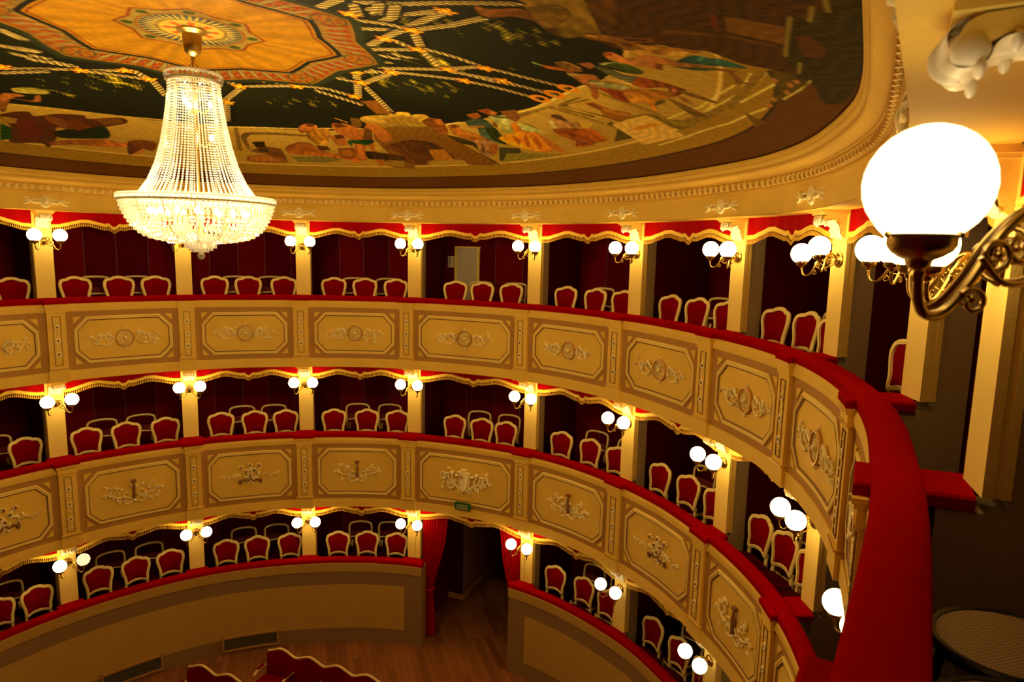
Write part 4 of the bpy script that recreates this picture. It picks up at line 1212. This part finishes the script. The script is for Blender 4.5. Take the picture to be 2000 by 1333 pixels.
# ---------------------------------------------------------------- twin globe wall lamps
def lamp_parts():
    P = {}
    b = MB(); b.lathe([(.001, .05), (.018, .048), (.024, .03), (.05, .022), (.058, .014), (.072, .012), (.078, .0)], n=24, M=Matrix.Rotation(-PI / 2, 4, 'X'))
    b.v = [(x, y, z - .085) for x, y, z in b.v]; P['plate'] = b.mesh('backplate', BRASS)
    for s in (-1, 1):
        b = MB()
        pts = [(s * .008, .03, -.085), (s * .03, .07, -.04), (s * .05, .12, -.035), (s * .075, .165, -.085), (s * .095, .20, -.16), (s * .12, .235, -.215), (s * .148, .265, -.222), (s * .166, .28, -.19), (s * .17, .283, -.13)]
        # smooth by subdividing
        def cr_(P_, n=5):
            out = []
            for i in range(len(P_) - 1):
                p0 = Vector(P_[max(0, i - 1)]); p1 = Vector(P_[i]); p2 = Vector(P_[i + 1]); p3 = Vector(P_[min(len(P_) - 1, i + 2)])
                for q in range(n):
                    t = q / n; out.append(.5 * ((2 * p1) + (p2 - p0) * t + (2 * p0 - 5 * p1 + 4 * p2 - p3) * t * t + (3 * p1 - p0 - 3 * p2 + p3) * t ** 3))
            out.append(Vector(P_[-1])); return out
        b.tube(cr_(pts), .0095, 8)
        dirv = Vector((s * .17, .283, 0)).normalized()
        def curl(c, r0, r1, a0, turns, rad):
            pp = []
            for i in range(17):
                a = a0 + turns * 2 * PI * i / 16; r_ = r0 + (r1 - r0) * i / 16
                pp.append(Vector(c) + dirv * r_ * math.cos(a) + Vector((0, 0, 1)) * r_ * math.sin(a))
            b.tube(pp, [rad * (1 - .35 * i / 16) for i in range(17)], 7); b.sphere(tuple(pp[-1]), rad * 1.35, 8, 6)
        curl((s * .058, .13, -.10), .038, .010, PI * .5, 1.25, .0075)
        curl((s * .088, .17, -.115), .030, .008, PI * 1.4, -1.2, .0065)
        curl((s * .105, .195, -.20), .026, .007, PI * .2, 1.1, .006)
        b.tube(cr_([(s * .02, .05, -.1), (s * .045, .09, -.15), (s * .08, .15, -.165), (s * .10, .19, -.12)]), .006, 7)
        b.lathe([(.006, -.135), (.012, -.15), (.008, -.165), (.003, -.17)], (s * .17, .283, 0), 10)
        P['arm', s] = b.mesh('lamp_arm', BRASS, angle=60)
        b = MB()
        b.lathe([(.010, -.145), (.018, -.138), (.02, -.128), (.034, -.122), (.048, -.112), (.054, -.102), (.054, -.078), (.060, -.076), (.060, -.070), (.045, -.070)], (s * .17, .283, 0), 24)
        for a in (0, 2.1, 4.2): b.sphere((s * .17 + .06 * math.cos(a), .283 + .06 * math.sin(a), -.085), .006, 6, 4)
        P['cup', s] = b.mesh('lamp_cup', BRASS, angle=40)
        b = MB(); b.sphere((s * .17, .283, 0), .1, 24, 14); P['globe', s] = b.mesh('glass_globe', GLOBE)
    return P
LP = lamp_parts()
DIMG = {}
for d_, m_ in ((1, GLOBE_DIM), (2, GLOBE_MID)):
    for s in (-1, 1):
        me_ = LP['globe', s].copy(); me_.materials[0] = m_; DIMG[d_, s] = me_
def wall_lamp(k, t, zg=None, dim=0):
    z = zg if zg is not None else SOFF[t] - .385 + {3: 0, 2: .055, 1: .06}[t]
    r = empty('wall_lamp', F(k, 0.001, z), rotz_at(k), 'lit twin globe brass lamp on the ' + pil_name(k, t), 'wall lamp', 'twin globe wall lamps of the ' + TIER[t])
    link('backplate', LP['plate'], r)
    for s in (-1, 1):
        link('lamp_arm', LP['arm', s], r); link('lamp_cup', LP['cup', s], r); d_ = dim if isinstance(dim, (int, bool)) else dim[0 if s < 0 else 1]
        link('glass_globe', LP['globe', s] if not d_ else DIMG[d_, s], r)
    return r
for k in range(1, 11):
    _l = wall_lamp(k, 3)
    if k == 8: _l.rotation_euler[1] = math.radians(11)
_l = wall_lamp(11, 3, .125, dim=2); _l.location.x -= .028;  _l['label'] = 'large lit globe lamp with curling brass arm in the right foreground'
for k in range(1, 10): wall_lamp(k, 2, dim=(k == 9 and 2))
for k in range(1, 9): wall_lamp(k, 1, dim={1: (1, 0), 2: (2, 0), 6: 2, 7: 2}.get(k, 0))
# ---------------------------------------------------------------- valances with gold braid and fringe
DROP = [(0, .205), (.07, .20), (.15, .16), (.24, .115), (.30, .112), (.38, .15), (.43, .172), (.452, .158), (.465, .165), (.48, .205), (.5, .218), (.52, .205), (.535, .165), (.548, .158), (.57, .172), (.62, .15), (.70, .112), (.76, .115), (.85, .16), (.93, .20), (1, .205)]
def drop(x): return float(np.interp(x, [a for a, b in DROP], [b for a, b in DROP]))
def valance(k, t):
    zs = SOFF[t] + .0; L = BL[k]; s0, s1 = .125, L - .125
    r = empty('box_valance', F(k + .5, -.02, zs), 0, 'red valance with gold fringe above the ' + bay_of(k, t), 'valance', 'fringed valances of the ' + TIER[t])
    rl = Vector(r.location)
    n = 96; xs = np.linspace(0, 1, n + 1)
    sm = [.25 * drop(max(0, x - .006)) + .5 * drop(x) + .25 * drop(min(1, x + .006)) for x in xs]
    def P(x, d, z): return F(ucoord(k, s0 + (s1 - s0) * x), -.02 + d + .004 * math.sin(x * 60), z)
    b = MB(); b.grid([[P(x, 0, zs), P(x, .0, zs - s_ - .02)] for x, s_ in zip(xs, sm)])
    o = b.build('valance_cloth', VALRED, r); o.location = -rl
    b = MB(); b.grid([[P(x, .002, zs - s_), P(x, .012, zs - s_ - .004), P(x, .016, zs - s_ - .018), P(x, .010, zs - s_ - .028), P(x, .016, zs - s_ - .038), P(x, .010, zs - s_ - .052), P(x, -.004, zs - s_ - .052)] for x, s_ in zip(xs, sm)])
    o = b.build('gold_braid', BRAID, r); o.location = -rl
    b = MB(); m = int(L / .030)
    for i in range(m):
        x = (i + .5) / m; s_ = .5 * drop(max(0, x - .01)) + .5 * drop(min(1, x + .01)); z = zs - s_ - .05; w_ = .36 / m
        q = .010
        V = [P(x - w_, .006, z), P(x + w_, .006, z), P(x + w_ * .55, .008, z - .016), P(x - w_ * .55, .008, z - .016), P(x + w_ * 1.15, .012, z - .062), P(x - w_ * 1.15, .012, z - .062), P(x, .020, z - .02), P(x, .022, z - .064)]
        b.add(V, [(0, 1, 2, 3), (3, 6, 7, 5), (6, 2, 4, 7), (3, 2, 6)])
    o = b.build('gold_fringe', FRINGE, r, smooth=False); o.location = -rl
for t in (3, 2, 1):
    for k in range(-1, 11):
        valance(k, t)

# ---------------------------------------------------------------- box chairs
def cr2(P_, n=4, closed=True):
    out = []; N = len(P_)
    for i in range(N if closed else N - 1):
        g = (lambda j: Vector(P_[j % N])) if closed else (lambda j: Vector(P_[min(max(j, 0), N - 1)]))
        p0, p1, p2, p3 = g(i - 1), g(i), g(i + 1), g(i + 2)
        for q in range(n):
            t = q / n; out.append(.5 * ((2 * p1) + (p2 - p0) * t + (2 * p0 - 5 * p1 + 4 * p2 - p3) * t * t + (3 * p1 - p0 - 3 * p2 + p3) * t ** 3))
    if not closed: out.append(Vector(P_[-1]))
    return out
def tilt(p):          # lean the backrest
    x, y, z = p
    return (x, y - max(0, z - .46) * .16 + .05 * (x / .22) ** 2 * (1 if z > .5 else 0), z)
def chair_parts():
    C = {}
    half = [(.06, .60), (.125, .585), (.168, .575), (.176, .62), (.182, .69), (.205, .78), (.222, .87), (.205, .945), (.16, .968), (.115, .972), (.075, .995), (0, 1.008)]
    out = [(x, 0, z) for x, z in half] + [(-x, 0, z) for x, z in half[::-1][1:]]
    loop = [tilt(p) for p in cr2(out, 3)]
    b = MB(); b.tube(loop, .027, 8, closed=True, flat=.8)
    b.tube([tuple(Vector(p) + Vector((0, .014, 0))) for p in [Vector((q[0] * .93, q[1], .79 + (q[2] - .79) * .93)) for q in loop]], .009, 6, closed=True)
    C['frame'] = b.mesh('back_frame', CHAIRW, angle=60)
    b = MB()
    cen = Vector((0, 0, .79)); rows = []
    inner = [Vector((q[0] * .90, q[1], .79 + (q[2] - .79) * .90)) for q in loop]
    for f, d in ((1, .0), (.85, .018), (.5, .030), (.02, .034)):
        cc = Vector(tilt((0, 0, .79)))
        rows.append([tuple(cc + (p - cc) * f + Vector((0, d, 0))) for p in inner])
    b.grid(rows, cv=True)
    b.grid([[tuple(p + Vector((0, -.012, 0))) for p in inner], [tuple(Vector(tilt((0, 0, .79))) + Vector((0, -.012, 0))) for p in inner]], cv=True)
    C['back'] = b.mesh('back_upholstery', SEATRED, angle=60)
    b = MB(); rows = []
    seat = cr2([(-.20, .0, 0), (-.235, .22, 0), (-.22, .40, 0), (-.08, .445, 0), (.08, .445, 0), (.22, .40, 0), (.235, .22, 0), (.20, .0, 0)], 3)
    for f, z in ((1, .40), (1.02, .43), (1.0, .465), (.85, .485), (.4, .495), (.02, .497)):
        rows.append([(p.x * f, .21 + (p.y - .21) * f, z) for p in seat])
    b.grid(rows, cv=True); C['seat'] = b.mesh('seat', SEATDK, angle=50)
    b = MB(); rows = []
    for f, z in ((.96, .345), (1.0, .35), (1.015, .375), (1.0, .405), (.9, .405)): rows.append([(p.x * f, .21 + (p.y - .21) * f, z) for p in seat])
    b.grid(rows, cv=True); C['apron'] = b.mesh('seat_rail', CHAIRW, angle=50)
    for s in (-1, 1):
        b = MB(); b.tube(cr2([(s * .172, -.02, .60), (s * .178, -.004, .50), (s * .185, .0, .30), (s * .19, -.03, .12), (s * .20, -.075, 0)], 3, False), [.024] * 5 + [.021] * 4 + [.017] * 4, 7); C['rear', s] = b.mesh('leg', CHAIRW, angle=60)
        b = MB(); b.tube(cr2([(s * .19, .39, .40), (s * .215, .42, .33), (s * .20, .405, .18), (s * .19, .395, .06), (s * .205, .42, 0)], 3, False), [.030, .031, .031, .029, .025, .022, .019, .018, .017, .016, .018, .022, .022], 7); C['front', s] = b.mesh('leg', CHAIRW, angle=60)
    # plainer open backed chair of the second row
    post = [(-.21, 0, .44), (-.22, 0, .60), (-.235, 0, .80), (-.232, 0, .93), (-.19, 0, .975), (-.08, 0, .99), (.08, 0, .99), (.19, 0, .975), (.232, 0, .93), (.235, 0, .80), (.22, 0, .60), (.21, 0, .44)]
    b = MB(); b.tube([tilt(p) for p in cr2(post, 3, False)], .021, 8)
    b.tube([tilt((-.22, 0, .68)), tilt((0, 0, .69)), tilt((.22, 0, .68))], .014, 6)
    C['open'] = b.mesh('back_frame', CHAIRW, angle=60)
    b = MB(); b.grid([[tilt((x, .004, z)) for x in (-.20, -.1, 0, .1, .20)] for z in (.69, .76, .80)]); b.grid([[tilt((x, -.006, z)) for x in (-.20, -.1, 0, .1, .20)] for z in (.69, .76, .80)])
    C['slat'] = b.mesh('back_pad', mat('dark_back_cloth', (.12, .004, .006), .9), angle=60)
    return C
CP = chair_parts()
def make_chair():
    r = empty('box_chair'); link('back_frame', CP['frame'], r); link('back_upholstery', CP['back'], r); link('seat', CP['seat'], r); link('seat_rail', CP['apron'], r)
    for s in (-1, 1): link('leg', CP['rear', s], r); link('leg', CP['front', s], r)
    return r
def make_open():
    r = empty('open_back_chair'); link('back_frame', CP['open'], r); link('back_pad', CP['slat'], r); link('seat', CP['seat'], r); link('seat_rail', CP['apron'], r)
    for s in (-1, 1): link('leg', CP['rear', s], r); link('leg', CP['front', s], r)
    return r
protoA, protoB = make_chair(), make_open()
usedA = usedB = False
ch_rng = random.Random(4)
def put_chair(kind, k, fr, d, t, label, group, turn=0):
    global usedA, usedB
    if kind == 'A':
        o = protoA if not usedA else copy_tree(protoA); usedA = True
    else:
        o = protoB if not usedB else copy_tree(protoB); usedB = True
    u = k + fr
    o.location = F(u, d, BOXFL[t]); o.rotation_euler = (0, 0, rotz_at(u) + turn)
    tag(o, label, 'chair', group)
SEEN = {3: range(0, 9), 2: range(0, 8), 1: range(0, 8)}
for t in (3, 2, 1):
    for k in SEEN[t]:
        if t == 1 and k == 4: continue
        fr = [.24, .52, .80] if k <= 4 else [.22, .49, .76]
        if k == 4: fr = [.30, .52, .74]
        for i, f_ in enumerate(fr):
            if k == 8 and i > 0 and t == 3: break
            if k == 8: f_ = .62
            pos = ('leftmost', 'middle', 'rightmost')[i]
            if k == 8: pos = 'only visible'
            put_chair('A', k, f_ + ch_rng.uniform(-.012, .012), (-.14 if k == 8 else -.27) + ch_rng.uniform(-.02, .02), t, 'cream and red chair, %s in front, %s' % (pos, bay_of(k, t)), 'cream and red chairs in the front rows of the ' + TIER[t], ch_rng.uniform(-.05, .05))
        for i, f_ in enumerate((.40, .67)):
            if k == 8: break
            put_chair('B', k, f_ + ch_rng.uniform(-.02, .02), -.84, t, 'open back chair, %s one behind, %s' % (('left', 'right')[i], bay_of(k, t)), 'open back chairs in the second rows of the ' + TIER[t], ch_rng.uniform(-.05, .05))
# ---------------------------------------------------------------- chandelier
def chandelier():
    cx, cy = DC; zc = ZC
    r = empty('chandelier', (cx, cy, -.13), 0, 'large lit crystal chandelier with a beaded crown and bowl hanging from the ceiling', 'chandelier')
    off = Vector((cx, cy, -.13))
    def at(o): o.location = (0, 0, .13); return o       # part coordinates are given with z from eye level
    b = MB(); b.lathe([(.001, zc + .02), (.13, zc + .0), (.13, zc - .015), (.10, zc - .03), (.085, zc - .04), (.08, zc - .13), (.07, zc - .19), (.045, zc - .22), (.02, zc - .235), (.015, zc - .26)], n=28); at(b.build('canopy', BRASS, r))
    b = MB(); b.tube([(0, 0, zc - .25), (0, 0, .05)], .014, 10); b.tube([(.035 * math.cos(a), 0, 1.60 + .035 * math.sin(a)) for a in np.linspace(0, 2 * PI, 17)[:-1]], .008, 8, closed=True); at(b.build('rod', BRASS, r))
    bead = MB(); bead.sphere((0, 0, 0), 1, 6, 4)
    BV, BF = bead.v, bead.f
    def beads(b, pts, rad, sq=1.0):
        for i, p in enumerate(pts):
            rr = rad[i] if isinstance(rad, (list, tuple, np.ndarray)) else rad
            b.add([(p[0] + v[0] * rr, p[1] + v[1] * rr, p[2] + v[2] * rr * sq) for v in BV], BF)
    # crown ring
    b = MB(); R0 = .235
    for z, rr in ((1.535, .012), (1.475, .010)):
        b.tube([(R0 * 1.02 * math.cos(a), R0 * 1.02 * math.sin(a), z) for a in np.linspace(0, 2 * PI, 41)[:-1]], rr, 6, closed=True)
    for i in range(36):
        a = 2 * PI * i / 36; a2 = a + PI / 36; b.add([(R0 * 1.05 * math.cos(a), R0 * 1.05 * math.sin(a), 1.53), (R0 * 1.05 * math.cos(a + .14), R0 * 1.05 * math.sin(a + .14), 1.53), (R0 * 1.10 * math.cos(a + .07), R0 * 1.10 * math.sin(a + .07), 1.50), (R0 * 1.02 * math.cos(a + .07), R0 * 1.02 * math.sin(a + .07), 1.475)], [(0, 1, 2), (0, 2, 3), (1, 3, 2)])
    at(b.build('crown_ring', CRYSTAL, r))
    # strings from crown to bowl rim
    NS = 66
    prof = [(.215, 1.48), (.222, 1.40), (.24, 1.25), (.268, 1.08), (.305, .90), (.355, .72), (.425, .56), (.50, .45), (.54, .42)]
    pz = np.array([p[1] for p in prof]); pr_ = np.array([p[0] for p in prof])
    zz = []; z = 1.48
    while z > .42:
        zz.append(z); dr = np.interp(z - .01, pz[::-1], pr_[::-1]) - np.interp(z, pz[::-1], pr_[::-1]); z -= .0245 / math.hypot(1, dr / .01)
    sm = MB(); beads(sm, [(float(np.interp(z, pz[::-1], pr_[::-1])), 0, z) for z in zz], .0085)
    string_me = sm.mesh('bead_string', CRYSTAL)
    for i in range(NS):
        o = link('bead_string', string_me, r); at(o); o.rotation_euler = (0, 0, 2 * PI * i / NS)
    # top drapery net under the crown
    b = MB()
    for j in range(5):
        z = 1.46 - j * .026; rr = .226 - .001 * j
        beads(b, [(rr * math.cos(a), rr * math.sin(a), z) for a in np.linspace(0, 2 * PI, 67)[:-1] + j * .04], .008)
    at(b.build('crown_bead_band', CRYSTAL, r))
    # bowl
    bp = [(.735, .355), (.73, .32), (.715, .285), (.70, .25), (.682, .215), (.66, .18), (.635, .147), (.605, .115), (.57, .085), (.53, .06), (.48, .042), (.42, .028), (.36, .018), (.30, .010), (.24, .004), (.18, 0), (.12, -.003)]
    for (rr, z) in bp:
        rr *= .9; b = MB(); n = max(12, int(2 * PI * rr / .044)); beads(b, [(rr * math.cos(a), rr * math.sin(a), z) for a in np.linspace(0, 2 * PI, n + 1)[:-1] + z], .0178)
        at(b.build('bead_ring', CRYSTAL_BOWL, r))
    b = MB()
    for z, rr, q in ((.415, .685, .012), (.37, .675, .010)):
        b.tube([(rr * math.cos(a), rr * math.sin(a), z) for a in np.linspace(0, 2 * PI, 97)[:-1]], q, 6, closed=True)
    n = 96
    for i in range(n):
        a = 2 * PI * i / n; b.box((0, 0, 0), (.011, .019, .021), 0, Matrix.Rotation(a, 4, 'Z') @ Matrix.Translation((.682, 0, .392)))
    at(b.build('bowl_rim', CRYSTAL, r))
    b = MB()
    for k_, q in enumerate(np.linspace(0, 2 * PI, 17)[:-1]):
        b.tube([(.67 * math.cos(q), .67 * math.sin(q), .38), (.63 * math.cos(q), .63 * math.sin(q), .25), (.54 * math.cos(q), .54 * math.sin(q), .11), (.42 * math.cos(q), .42 * math.sin(q), .028), (.1 * math.cos(q), .1 * math.sin(q), -.002)], .004, 5)
    b2 = MB(); b2.tube([(.23 * math.cos(a), .23 * math.sin(a), 1.47) for a in np.linspace(0, 2 * PI, 49)[:-1]], .008, 6, closed=True); at(b2.build('crown_hoop', BRASS, r))
    for rr, z in ((.67, .37),): b.tube([(rr * math.cos(a), rr * math.sin(a), z) for a in np.linspace(0, 2 * PI, 49)[:-1]], .008, 6, closed=True)
    at(b.build('brass_frame', BRASS, r))
    b = MB()
    for j, (rr, z0, L) in enumerate(((.135, -.005, .05), (.10, -.02, .06), (.065, -.035, .06))):
        n = int(2 * PI * rr / .03)
        for i in range(n):
            a = 2 * PI * i / n; b.box((0, 0, 0), (.006, .011, L / 2), 0, Matrix.Rotation(a, 4, 'Z') @ Matrix.Translation((rr, 0, z0 - L / 2)))
    b.sphere((0, 0, -.13), .035, 12, 8); at(b.build('crystal_drop', CRYSTAL, r))
    bm = MB(); bm.sphere((0, 0, 0), .019, 10, 8, 0, (1, 1, 1.5)); bulb_me = bm.mesh('bulb', BULB)
    sp = [(.42 * math.cos(a), .42 * math.sin(a), .28) for a in np.linspace(0, 2 * PI, 17)[:-1]] + [(.13 * math.cos(a), .13 * math.sin(a), 1.28) for a in (.3, 2.4, 4.5)] + [(.12, .05, .98)]
    bulb2 = bulb_me.copy(); bulb2.materials[0] = BULB2
    for i_, p_ in enumerate(sp):
        o = link('bulb', bulb_me if i_ < 16 else bulb2, r); o.location = (p_[0], p_[1], p_[2] + .13)
    for p_ in sp[:16]:
        b = MB(); b.tube([(p_[0], p_[1], p_[2] - .02), (p_[0], p_[1], p_[2] - .08), (p_[0] * .65, p_[1] * .65, p_[2] - .05), (p_[0] * .1, p_[1] * .1, p_[2] - .02)], .008, 6); at(b.build('candle_arm', BRASS, r))
    for p_ in sp[16:]:
        b = MB(); b.tube([(p_[0], p_[1], p_[2] - .03), (p_[0] * .6, p_[1] * .6, p_[2] - .09), (0, 0, p_[2] - .05)], .007, 6); at(b.build('candle_arm', BRASS, r))
chandelier()

# ---------------------------------------------------------------- doorway curtains
def curtain(side):
    zt_, zb_ = SOFF[1] - .02, FLOORZ + .03
    ed = .16 if side < 0 else BL[4] - .16
    c = F(ucoord(4, ed), -.12, zb_)
    lab = 'long pleated red curtain on the %s side of the central doorway' % ('left' if side < 0 else 'right')
    b = MB(); rows = []
    for z in np.linspace(zt_, zb_, 30):
        f = (z - zb_) / (zt_ - zb_)
        wd = .40 + .16 * f if f > .40 else .22 + abs(f - .36) * .9 * (1 if f > .36 else .35)
        wd = float(np.interp(f, [0, .15, .36, .42, .7, 1], [.26, .26, .21, .26, .46, .56]))
        row = []
        for i in range(61):
            x = i / 60
            s = ed + (-side) * x * wd
            row.append(F(ucoord(4, s), -.12 + .035 * math.sin(x * 2 * PI * 9 + .6 * math.sin(f * 5)) * (.6 + .4 * f) - .02 * x, z))
        rows.append(row)
    b.grid(rows)
    r = tag(empty('door_curtain', c), lab, 'curtain', 'curtains of the central doorway'); rl = Vector(c)
    o = b.build('curtain_cloth', CURTAIN, r, angle=80); o.location = -rl
    b = MB(); zt2 = zb_ + .36 * (zt_ - zb_)
    pts = [F(ucoord(4, ed + (-side) * q * .23), -.12 + dd, zt2 + (.05 if q == 0 else 0)) for q, dd in ((0, -.05), (0, .05), (.5, .065), (1, .05), (1, -.06), (.5, -.07))]
    b.tube(pts, .018, 8, closed=True, flat=1.6); o = b.build('tie_back', CURTAIN, r); o.location = -rl
curtain(-1); curtain(1)

# exit sign hanging over the doorway
def exit_sign():
    u = 4.49; z = -4.815 - .02
    loc = F(u, Df(2, u) - .0, z); d = Df(2, u) + .05
    r = empty('exit_sign', F(u, d, z - .065), rotz_at(u), 'small green exit sign over the central doorway', 'exit sign')
    b = MB(); b.box((0, 0, .065), (.155, .025, .065)); b.build('sign_box', GREEN, r, smooth=False)
    b = MB(); b.box((0, .027, .06), (.115, .002, .045)); b.build('sign_face', SIGNW, r, smooth=False)
    cu = bpy.data.curves.new('sign_text', 'FONT'); cu.body = 'USCITA'; cu.size = .062; cu.align_x = 'CENTER'; cu.align_y = 'CENTER'; cu.extrude = .001; cu.materials.append(GREEN)
    tmp = bpy.data.objects.new('sign_text', cu); COL.objects.link(tmp)
    dg = bpy.context.evaluated_depsgraph_get(); me = bpy.data.meshes.new_from_object(tmp.evaluated_get(dg)); bpy.data.objects.remove(tmp)
    o = link('sign_text', me, r); o.location = (0, .030, .06); o.rotation_euler = (PI / 2, 0, PI)
exit_sign()

# white door and wall telephone in the box over the doorway (top tier)
def back_door():
    b = MB(); z0, z1 = BOXFL[3], -.0; us = (4.105, 4.285)
    def g(s, d, z): return F(us[0] + (us[1] - us[0]) * s, BACKD + d, z)
    b.box((.5, .02, (z0 + z1) / 2), (.5, .015, (z1 - z0) / 2), 0)
    for zc_, hh in ((-.36, .30), (-1.15, .38)):
        b.box((.5, .037, zc_), (.40, .004, hh), 0); b.box((.5, .043, zc_), (.36, .004, hh - .03), 0)
    b.mapped(g); o = b.build('door_1', DOORW, smooth=False); tag(o, 'pale panelled door in the back wall of the top tier box over the central doorway', 'door', kind='structure')
    b = MB(); b.box((.95, .03, (z0 + z1) / 2), (.06, .02, (z1 - z0) / 2 + .03)); b.box((.5, .03, z1 + .02), (.54, .02, .02)); b.box((.02, .03, (z0 + z1) / 2), (.05, .02, (z1 - z0) / 2 + .03)); b.mapped(g)
    b.build('door_frame', CREAM2, o, smooth=False)
    b = MB(); b.sphere((0, 0, 0), .02, 8, 6); k_ = b.build('door_knob', BRASS, o); k_.location = g(.88, .06, -.85)
    r = empty('wall_telephone', F(4.075, BACKD + .01, -.41), rotz_at(4.07), 'small pale telephone box on the red wall beside the pale door', 'telephone')
    b = MB(); b.box((0, .04, .12), (.065, .04, .12)); b.build('housing', DOORW, r, smooth=False)
    b = MB(); b.box((.02, .09, .15), (.018, .015, .07)); b.build('handset', BEIGEW, r, smooth=False)
    b = MB(); b.tube([(.02, .08, .08), (.04, .07, -.08), (.03, .04, -.16), (.02, .05, -.04)], .005, 6); b.build('cord', BLACK, r)
back_door()

# ---------------------------------------------------------------- stalls seats
def stalls():
    t0 = AX_T; W_ = .588
    def seat_parts():
        P = {}
        prof = [(0, .845), (.06, .865), (.14, .90), (.24, .935), (.33, .935), (.43, .90), (.52, .86), (W_, .845)]
        top = cr2([(x, 0, z) for x, z in prof], 3, False)
        b = MB(); b.tube(top, .022, 8); P['top'] = b.mesh('top_rail', CHAIRW)
        b = MB(); b.tube([(0, 0, .845), (0, .03, .62), (0, .05, .30), (0, .02, 0)], [.016, .018, .022, .022], 7)
        b.tube([(0, .03, .60), (0, .14, .64), (0, .30, .625), (0, .36, .58)], [.014, .020, .022, .024], 7); P['post'] = b.mesh('arm_post', CHAIRW)
        b = MB(); b.tube([(0, .12, .655), (0, .28, .65)], .024, 8, flat=.8); P['pad'] = b.mesh('arm_pad', SEATRED)
        b = MB(); b.grid([[(p.x, .012, p.z - .012), (p.x, .04, .80), (p.x, .06, .62), (p.x, .07, .42)] for p in top]); b.grid([[(p.x, -.012, p.z - .012), (p.x, -.01, .60), (p.x, .02, .30)] for p in top])
        P['back'] = b.mesh('backrest', SEATRED, angle=70)
        b = MB()
        rows = [[(x, y, z) for x in (.03, .15, W_ / 2, W_ - .15, W_ - .03)] for y, z in ((.08, .42), (.08, .47), (.25, .49), (.47, .48), (.51, .45), (.49, .40), (.1, .38))]
        b.grid(rows); P['seat'] = b.mesh('seat', SEATRED, angle=70)
        return P
    P = seat_parts()
    proto = empty('theatre_seat')
    link('top_rail', P['top'], proto); link('backrest', P['back'], proto); link('seat', P['seat'], proto)
    l1 = link('arm_post', P['post'], proto); link('arm_pad', P['pad'], l1)
    l2 = link('arm_post', P['post'], proto); l2.location = (W_, 0, 0); link('arm_pad', P['pad'], l2)
    rz = math.atan2(AX_T[1], AX_T[0]) + PI          # local +Y towards the stage, local +X to the left seen from the door
    first = True
    for row, (ox, oy, n) in enumerate(((-4.17, 10.70, 6), (-5.33, 10.20, 7))):
        for i in range(n):
            o = proto if first else copy_tree(proto); first = False
            x, y = ox + t0[0] * W_ * (i + 1), oy + t0[1] * W_ * (i + 1)
            o.location = (x, y, FLOORZ); o.rotation_euler = (0, 0, rz)
            nm = ('last', 'second to last')[row]
            tag(o, 'red stalls seat with wavy cream edge, %s from the left in the %s row' % (['first', 'second', 'third', 'fourth', 'fifth', 'sixth', 'seventh'][i], 'rear' if row == 0 else 'second rear'), 'seat', 'stalls seats in the %s row' % ('rear' if row == 0 else 'second rear'))
stalls()

# ---------------------------------------------------------------- cane seated chairs inside the nearest box
def cane_stool(x, y, z, rz, label):
    r = empty('cane_stool', (x, y, BOXFL[3]), rz, label, 'stool', 'cane seated stools in the nearest box'); h = z - BOXFL[3]
    b = MB(); rows = []
    for rr, zz in ((.212, h - .035), (.222, h - .02), (.222, h - .004), (.212, h + .004), (.196, h + .002), (.19, h - .006)): rows.append([(rr * 1.08 * math.cos(a), rr * math.sin(a), zz) for a in np.linspace(0, 2 * PI, 49)[:-1]])
    b.grid(rows, cv=True); b.build('seat_frame', BLACK, r)
    b = MB(); ring = [(.20 * 1.08 * math.cos(a), .20 * math.sin(a), h - .001) for a in np.linspace(0, 2 * PI, 49)[:-1]]
    b.add(ring + [(0, 0, h - .006)], [(i, (i + 1) % 48, 48) for i in range(48)]); b.build('cane_seat', CANE, r)
    for a in (.7, 2.4, 3.9, 5.5):
        b = MB(); b.tube([(.17 * math.cos(a), .17 * math.sin(a), h - .03), (.20 * math.cos(a), .20 * math.sin(a), h * .5), (.235 * math.cos(a), .235 * math.sin(a), 0)], [.017, .015, .012], 8); b.build('leg', BLACK, r)
    b = MB(); b.tube([(.18 * math.cos(a), .18 * math.sin(a), h * .42) for a in np.linspace(0, 2 * PI, 33)[:-1]], .009, 7, closed=True); b.build('foot_ring', BLACK, r)
cane_stool(1.60, 1.93, -1.20, .3, 'round black stool with woven cane seat just behind the near velvet rail')
cane_stool(1.345, 1.545, -1.20, .3, 'round black cane stool partly cut by the bottom edge of the view')
# ---------------------------------------------------------------- lift everything so that the stalls floor is at z = 0
for o in list(sc.objects):
    if o.parent is None and o.type != 'CAMERA': o.location.z += Z0
